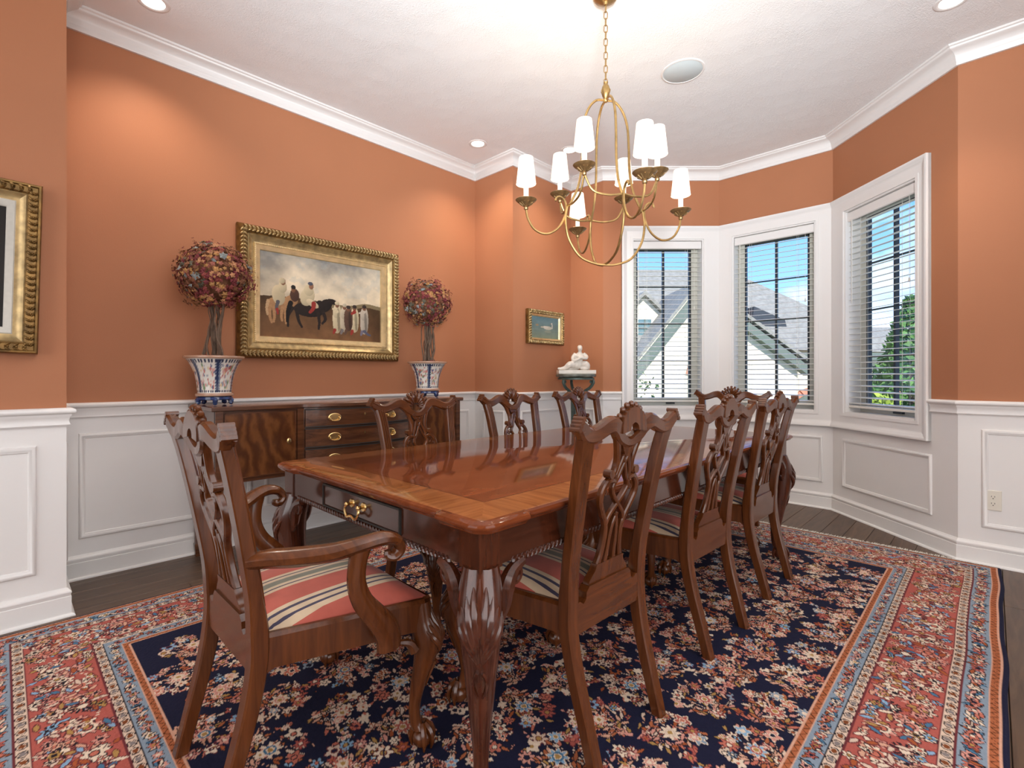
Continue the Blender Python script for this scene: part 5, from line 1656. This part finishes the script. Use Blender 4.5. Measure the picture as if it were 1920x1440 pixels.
# local x runs along the wall; negative y is... the wall faces -x, so local +y points into the room
MB().loft([[(-.035, .0005, -.0575), (.035, .0005, -.0575), (.035, .0005, .0575), (-.035, .0005, .0575)], [(-.035, .004, -.0575), (.035, .004, -.0575), (.035, .004, .0575), (-.035, .004, .0575)], [(-.032, .006, -.0545), (.032, .006, -.0545), (.032, .006, .0545), (-.032, .006, .0545)]]).build('cover_plate', M['plastic'], r, smooth=0)
for zz in (-.0195, .0195):
    mm = MB()
    pl = [(.0165 * math.cos(t) , .0145 * math.sin(t)) for t in np.linspace(0, 2 * PI, 18, endpoint=False)]
    mm.add([(x, .0060, zz + z) for x, z in pl] + [(x, .0075, zz + z) for x, z in pl], [tuple(range(18)), tuple(reversed(range(18, 36)))] + [(j, 18 + j, 18 + (j + 1) % 18, (j + 1) % 18) for j in range(18)])
    rc = mm.build('receptacle', M['plastic'], r)
    mm = MB()
    for xx, hh in ((-.0065, .0045), (.0065, .0038)): mm.box(xx - .0011, xx + .0011, .0072, .0079, zz + .003 - hh, zz + .003 + hh)
    mm.box(-.0024, .0024, .0072, .0079, zz - .0105, zz - .0060)
    mm.build('slots', M['slot'], rc, smooth=0)

# ------------------------------------------------------------------ outside the windows
M['stucco'] = plain('cream_stucco', lin((226, 214, 190)), 0.9, var=0.05, scale=3)
M['rake'] = plain('grey_green_trim', lin((96, 106, 98)), 0.7)
M['roof'] = plain('grey_shingle', lin((134, 131, 124)), 0.9, var=0.2, scale=9)
M['shutter'] = plain('teal_shutter', lin((52, 112, 104)), 0.6)
M['far_glass'] = plain('far_window_glass', lin((96, 122, 128)), 0.15)
M['brick'] = plain('salmon_brick', lin((190, 130, 108)), 0.85, var=0.2, scale=8)
M['lawn'] = plain('lawn_grass', lin((112, 138, 70)), 0.95, var=0.3, scale=3)
M['leaf_a'] = plain('bright_leaf', lin((78, 116, 52)), 0.7, var=0.35, scale=2.5)
M['leaf_b'] = plain('dark_leaf', lin((48, 78, 44)), 0.7, var=0.35, scale=2.5)
M['leaf_c'] = plain('lime_leaf', lin((150, 168, 62)), 0.7, var=0.3, scale=2.5)
M['bark'] = plain('bark', lin((92, 74, 60)), 0.9)
M['drive'] = plain('driveway_concrete', lin((196, 192, 184)), 0.9, var=0.05, scale=2)
M['clay'] = plain('clay_pot', lin((176, 108, 80)), 0.8)
GZ = -.55
def FR(F_, R_, z): return ((F_ + R_) * r2, (F_ - R_) * r2, z)
m = MB(); m.add([FR(5.2, -40, GZ), FR(5.2, 60, GZ), FR(70, 60, GZ), FR(70, -40, GZ)], [(0, 1, 2, 3)])
tag(m.build('lawn', M['lawn'], smooth=0), 'green lawn outside the bay windows', kind='structure')
m = MB(); m.add([FR(7.5, 7.0, GZ + .01), FR(7.5, 12, GZ + .01), FR(13.4, 12, GZ + .01), FR(13.4, 7.0, GZ + .01)], [(0, 1, 2, 3)])
tag(m.build('driveway', M['drive'], smooth=0), 'pale concrete driveway outside', kind='structure')

def slab(mb, pts, th):
    """polygon given as (F,R,z) thickened away from the camera"""
    k = len(pts); V = [FR(a, b, c) for a, b, c in pts] + [FR(a + th, b, c) for a, b, c in pts]
    mb.add(V, [tuple(range(k)), tuple(reversed(range(k, 2 * k)))] + [(j, k + j, k + (j + 1) % k, (j + 1) % k) for j in range(k)])
hs = thing('neighbour_house', 'cream stucco neighbouring house with grey gabled roof seen through the blinds', 'house', FR(13, 5.5, GZ))
off = FR(13, 5.5, GZ)
def hpart(name, mat, parent=None, fn=None):
    mb = MB(); fn(mb); mb.v = [(x - off[0], y - off[1], z - off[2]) for x, y, z in mb.v]
    return mb.build(name, mat, parent or hs, smooth=0)
apx = (5.23, 3.36); el, er = (3.30, 1.02), (8.05, 1.35)
wl = hpart('gable_wall', M['stucco'], None, lambda q: slab(q, [(13, el[0] + .35, GZ), (13, er[0] - .15, GZ), (13, er[0] - .15, er[1] + .1), (13, *apx), (13, el[0] + .35, el[1] + .42)], .3))
def rake(q, a, b, w):
    slab(q, [(12.75, a[0], a[1]), (12.75, b[0], b[1]), (12.75, b[0], b[1] - w), (12.75, a[0], a[1] - w)], .26)
hpart('rake_board', M['rake'], None, lambda q: rake(q, el, (apx[0], apx[1] + .05), .34))
hpart('rake_board', M['rake'], None, lambda q: rake(q, (apx[0], apx[1] + .05), er, .24))
hpart('rake_trim', M['stucco'], None, lambda q: (rake(q, (el[0], el[1] + .14), (apx[0], apx[1] + .19), .13)))
def roofplane(q, pts): slab(q, pts, .08)
hpart('roof', M['roof'], None, lambda q: q.add([FR(*p) for p in [(12.7, apx[0], apx[1] + .22), (12.7, er[0], er[1] + .18), (18, er[0], er[1] + .18), (18, apx[0], apx[1] + .22)]] + [FR(a, b, c - .1) for a, b, c in [(12.7, apx[0], apx[1] + .22), (12.7, er[0], er[1] + .18), (18, er[0], er[1] + .18), (18, apx[0], apx[1] + .22)]],
      [(0, 1, 2, 3), (7, 6, 5, 4), (0, 4, 5, 1), (1, 5, 6, 2), (2, 6, 7, 3), (3, 7, 4, 0)]))
hpart('roof', M['roof'], None, lambda q: q.add([FR(*p) for p in [(12.7, el[0], el[1] + .18), (12.7, apx[0], apx[1] + .22), (18, apx[0], apx[1] + .22), (18, el[0], el[1] + .18)]] + [FR(a, b, c - .1) for a, b, c in [(12.7, el[0], el[1] + .18), (12.7, apx[0], apx[1] + .22), (18, apx[0], apx[1] + .22), (18, el[0], el[1] + .18)]],
      [(0, 1, 2, 3), (7, 6, 5, 4), (0, 4, 5, 1), (1, 5, 6, 2), (2, 6, 7, 3), (3, 7, 4, 0)]))
# hipped main roof behind, with its walls
hip = [(13.8, 1.0, 2.0), (13.8, 11.6, 1.75), (21, 11.6, 1.75), (21, 1.0, 2.0), (17, 3.6, 4.75), (17, 7.9, 4.75)]
hpart('hip_roof', M['roof'], None, lambda q: q.add([FR(*p) for p in hip], [(0, 1, 5, 4), (1, 2, 5), (2, 3, 4, 5), (3, 0, 4), (3, 2, 1, 0)]))
hpart('main_wall', M['stucco'], None, lambda q: q.add([FR(a, b, c) for c in (GZ, 1.95) for a, b in ((14.1, 1.4), (14.1, 11.2), (20.6, 11.2), (20.6, 1.4))], [(0, 1, 5, 4), (1, 2, 6, 5), (2, 3, 7, 6), (3, 0, 4, 7)]))
# dormer with a window, left
dw = hpart('dormer_wall', M['stucco'], None, lambda q: slab(q, [(14.2, 3.55, 1.9), (14.2, 4.85, 1.9), (14.2, 4.85, 2.75), (14.2, 4.20, 3.40), (14.2, 3.55, 2.75)], 1.6))
def drm(q):
    for s_ in (-1, 1):
        a, b = (14.0, 4.20, 3.52), (14.0, 4.20 + s_ * .85, 2.70)
        V = [FR(*a), FR(*b), FR(16.2, b[1], b[2]), FR(16.2, a[1], a[2])]; V += [(x, y, z - .12) for x, y, z in V]
        q.add(V, [(0, 1, 2, 3), (7, 6, 5, 4), (0, 4, 5, 1), (1, 5, 6, 2), (2, 6, 7, 3), (3, 7, 4, 0)])
hpart('dormer_roof', M['roof'], None, drm)
wn = hpart('dormer_window', M['far_glass'], None, lambda q: slab(q, [(14.17, 4.05, 2.22), (14.17, 4.42, 2.22), (14.17, 4.42, 2.72), (14.17, 4.05, 2.72)], .05))
hpart('window_bars', M['rake'], wn, lambda q: (slab(q, [(14.14, 4.22, 2.22), (14.14, 4.25, 2.22), (14.14, 4.25, 2.72), (14.14, 4.22, 2.72)], .04), slab(q, [(14.14, 4.05, 2.46), (14.14, 4.42, 2.46), (14.14, 4.42, 2.49), (14.14, 4.05, 2.49)], .04)))
hpart('brick_sill', M['brick'], wn, lambda q: slab(q, [(14.1, 4.0, 2.12), (14.1, 4.5, 2.12), (14.1, 4.5, 2.2), (14.1, 4.0, 2.2)], .12))
# skylight dormer on the right roof, shutter and arch on the gable wall
hpart('roof_dormer', M['dark_sash'], None, lambda q: slab(q, [(14.6, 7.5, 2.55), (14.6, 8.6, 2.35), (14.6, 8.5, 2.75), (14.6, 7.6, 3.15)], .8))
hpart('shutter', M['shutter'], None, lambda q: slab(q, [(12.94, 5.02, -.1), (12.94, 5.22, -.1), (12.94, 5.22, 1.15), (12.94, 5.02, 1.15)], .06))
hpart('window', M['far_glass'], None, lambda q: slab(q, [(12.97, 5.24, -.1), (12.97, 6.0, -.1), (12.97, 6.0, 1.15), (12.97, 5.24, 1.15)], .04))
for k in range(9):
    a = PI * (k + .5) / 9
    hpart('arch_brick', M['brick'], None, lambda q: slab(q, [(12.95, 5.62 - .50 * math.cos(a - .14), 1.12 + .42 * math.sin(a - .14)), (12.95, 5.62 - .50 * math.cos(a + .14), 1.12 + .42 * math.sin(a + .14)), (12.95, 5.62 - .66 * math.cos(a + .14), 1.12 + .60 * math.sin(a + .14)), (12.95, 5.62 - .66 * math.cos(a - .14), 1.12 + .60 * math.sin(a - .14))], .08))
# garage wing
gw = hpart('garage_wall', M['stucco'], None, lambda q: slab(q, [(13.6, 7.8, GZ), (13.6, 11.4, GZ), (13.6, 11.4, 1.6), (13.6, 7.8, 1.6)], .4))
for x0 in (8.2, 9.8):
    d_ = hpart('garage_door', M['rake'], None, lambda q: slab(q, [(13.55, x0, GZ)] + [(13.55, x0 + 1.3, GZ)] + [(13.55, x0 + .65 + .65 * math.cos(t), .35 + .28 * math.sin(t)) for t in np.linspace(0, PI, 9)], .08))
    hpart('door_glass', M['far_glass'], d_, lambda q: slab(q, [(13.5, x0 + .15, .10), (13.5, x0 + 1.15, .10), (13.5, x0 + 1.15, .36), (13.5, x0 + .15, .36)], .05))
    for k in range(8):
        a = PI * (k + .5) / 8
        hpart('arch_brick', M['brick'], None, lambda q: slab(q, [(13.5, x0 + .65 - .66 * math.cos(a - .17), .36 + .29 * math.sin(a - .17)), (13.5, x0 + .65 - .66 * math.cos(a + .17), .36 + .29 * math.sin(a + .17)), (13.5, x0 + .65 - .82 * math.cos(a + .17), .36 + .45 * math.sin(a + .17)), (13.5, x0 + .65 - .82 * math.cos(a - .17), .36 + .45 * math.sin(a - .17))], .1))
hpart('soffit', M['rake'], None, lambda q: slab(q, [(13.2, 7.7, 1.52), (13.2, 11.6, 1.52), (13.2, 11.6, 1.72), (13.2, 7.7, 1.72)], .5))

def far_house(lab, F_, R0, R1, zt):
    t = thing('distant_house', lab, 'house', FR(F_, (R0 + R1) / 2, GZ)); o_ = FR(F_, (R0 + R1) / 2, GZ)
    def part(name, mat, V, Fc):
        mb = MB().add([(x - o_[0], y - o_[1], z - o_[2]) for x, y, z in V], Fc); return mb.build(name, mat, t, smooth=0)
    part('wall', M['stucco'], [FR(a, b, c) for c in (GZ, zt) for a, b in ((F_, R0), (F_, R1), (F_ + 7, R1), (F_ + 7, R0))], [(0, 1, 5, 4), (1, 2, 6, 5), (2, 3, 7, 6), (3, 0, 4, 7)])
    part('roof', M['roof'], [FR(F_ - .5, R0 - .5, zt), FR(F_ - .5, R1 + .5, zt), FR(F_ + 7.5, R1 + .5, zt), FR(F_ + 7.5, R0 - .5, zt), FR(F_ + 3.5, R0 + 2, zt + 2.2), FR(F_ + 3.5, R1 - 2, zt + 2.2)], [(0, 1, 5, 4), (1, 2, 5), (2, 3, 4, 5), (3, 0, 4), (3, 2, 1, 0)])
    for q in (.25, .65):
        b = R0 + (R1 - R0) * q
        part('window', M['far_glass'], [FR(F_ - .05, b, .6), FR(F_ - .05, b + .9, .6), FR(F_ - .05, b + .9, 1.9), FR(F_ - .05, b, 1.9), FR(F_, b, .6), FR(F_, b + .9, .6), FR(F_, b + .9, 1.9), FR(F_, b, 1.9)], [(0, 1, 2, 3), (7, 6, 5, 4), (0, 4, 5, 1), (1, 5, 6, 2), (2, 6, 7, 3), (3, 7, 4, 0)])
far_house('pale distant house beyond the garden, seen low in the rightmost window', 30, 23.0, 32.0, 2.2)
far_house('pale distant house between the garage and the garden trees', 38, 21.5, 26.0, 2.6)

def foliage(name, lab, cat, F_, R_, hgt, rad, leafm, shape, n, seed, zbase=0.15, group=None):
    nr = np.random.RandomState(seed)
    t = thing(name, lab, cat, FR(F_, R_, GZ), 0, group)
    m = MB().tube(cr([(0, 0, 0), (.03 * rad, 0, hgt * .4), (0, .02, hgt * (.9 if shape == 'cone' else .6))], 4), np.linspace(.07 * rad + .015, .012, 9), 6); m.build('trunk', M['bark'], t)
    m = MB()
    for k in range(n):
        u = nr.rand(); a = nr.rand() * 2 * PI
        if shape == 'cone':
            z = hgt * (zbase + (1 - zbase) * u); r = rad * (1 - u) ** .8 * nr.uniform(.55, 1.05) + .02
        else:
            d = nr.normal(size=3); d /= np.linalg.norm(d); rr = nr.uniform(.6, 1.05)
            z = hgt * .55 + d[2] * hgt * .45 * rr; r = rad * math.hypot(d[0], d[1]) * rr; a = math.atan2(d[1], d[0])
        c_ = np.array((r * math.cos(a), r * math.sin(a), max(.04, z)))
        q = nr.normal(size=3); q /= np.linalg.norm(q); w_ = np.cross(q, nr.normal(size=3)); w_ /= np.linalg.norm(w_)
        s_ = nr.uniform(.05, .12) * (rad ** .4)
        m.add([c_ - q * s_, c_ + w_ * s_ * .5, c_ + q * s_, c_ - w_ * s_ * .5], [(0, 1, 2, 3)])
    o = m.build('foliage', leafm, t, smooth=0); o['kind'] = 'stuff'
foliage('evergreen_tree', 'bright green evergreen tree at the right of the rightmost window', 'tree', 9.5, 7.95, 3.15, .85, M['leaf_a'], 'cone', 3200, 1)
foliage('round_shrub', 'lime green round shrub low in the rightmost window', 'shrub', 8.8, 6.85, 1.30, .42, M['leaf_c'], 'ball', 1100, 2)
foliage('round_shrub', 'dark green round shrub behind the lime shrub', 'shrub', 12.2, 9.75, 1.95, .75, M['leaf_b'], 'ball', 1500, 3)
foliage('young_tree', 'thin young tree against the cream gable wall', 'tree', 11.5, 3.42, 1.75, .34, M['leaf_b'], 'ball', 90, 5)
p_ = thing('clay_planter', 'clay planter between the shrubs outside the rightmost window', 'planter', FR(8.2, 6.52, GZ))
MB().lathe([(.10, 0), (.13, .02), (.06, .10), (.05, .30), (.09, .36), (.17, .46), (.21, .52), (.20, .55), (.15, .53)], 18).build('bowl', M['clay'], p_)
MB().lathe([(.19, .515), (.10, .53), (.01, .535)], 18).build('soil', M['bark'], p_)
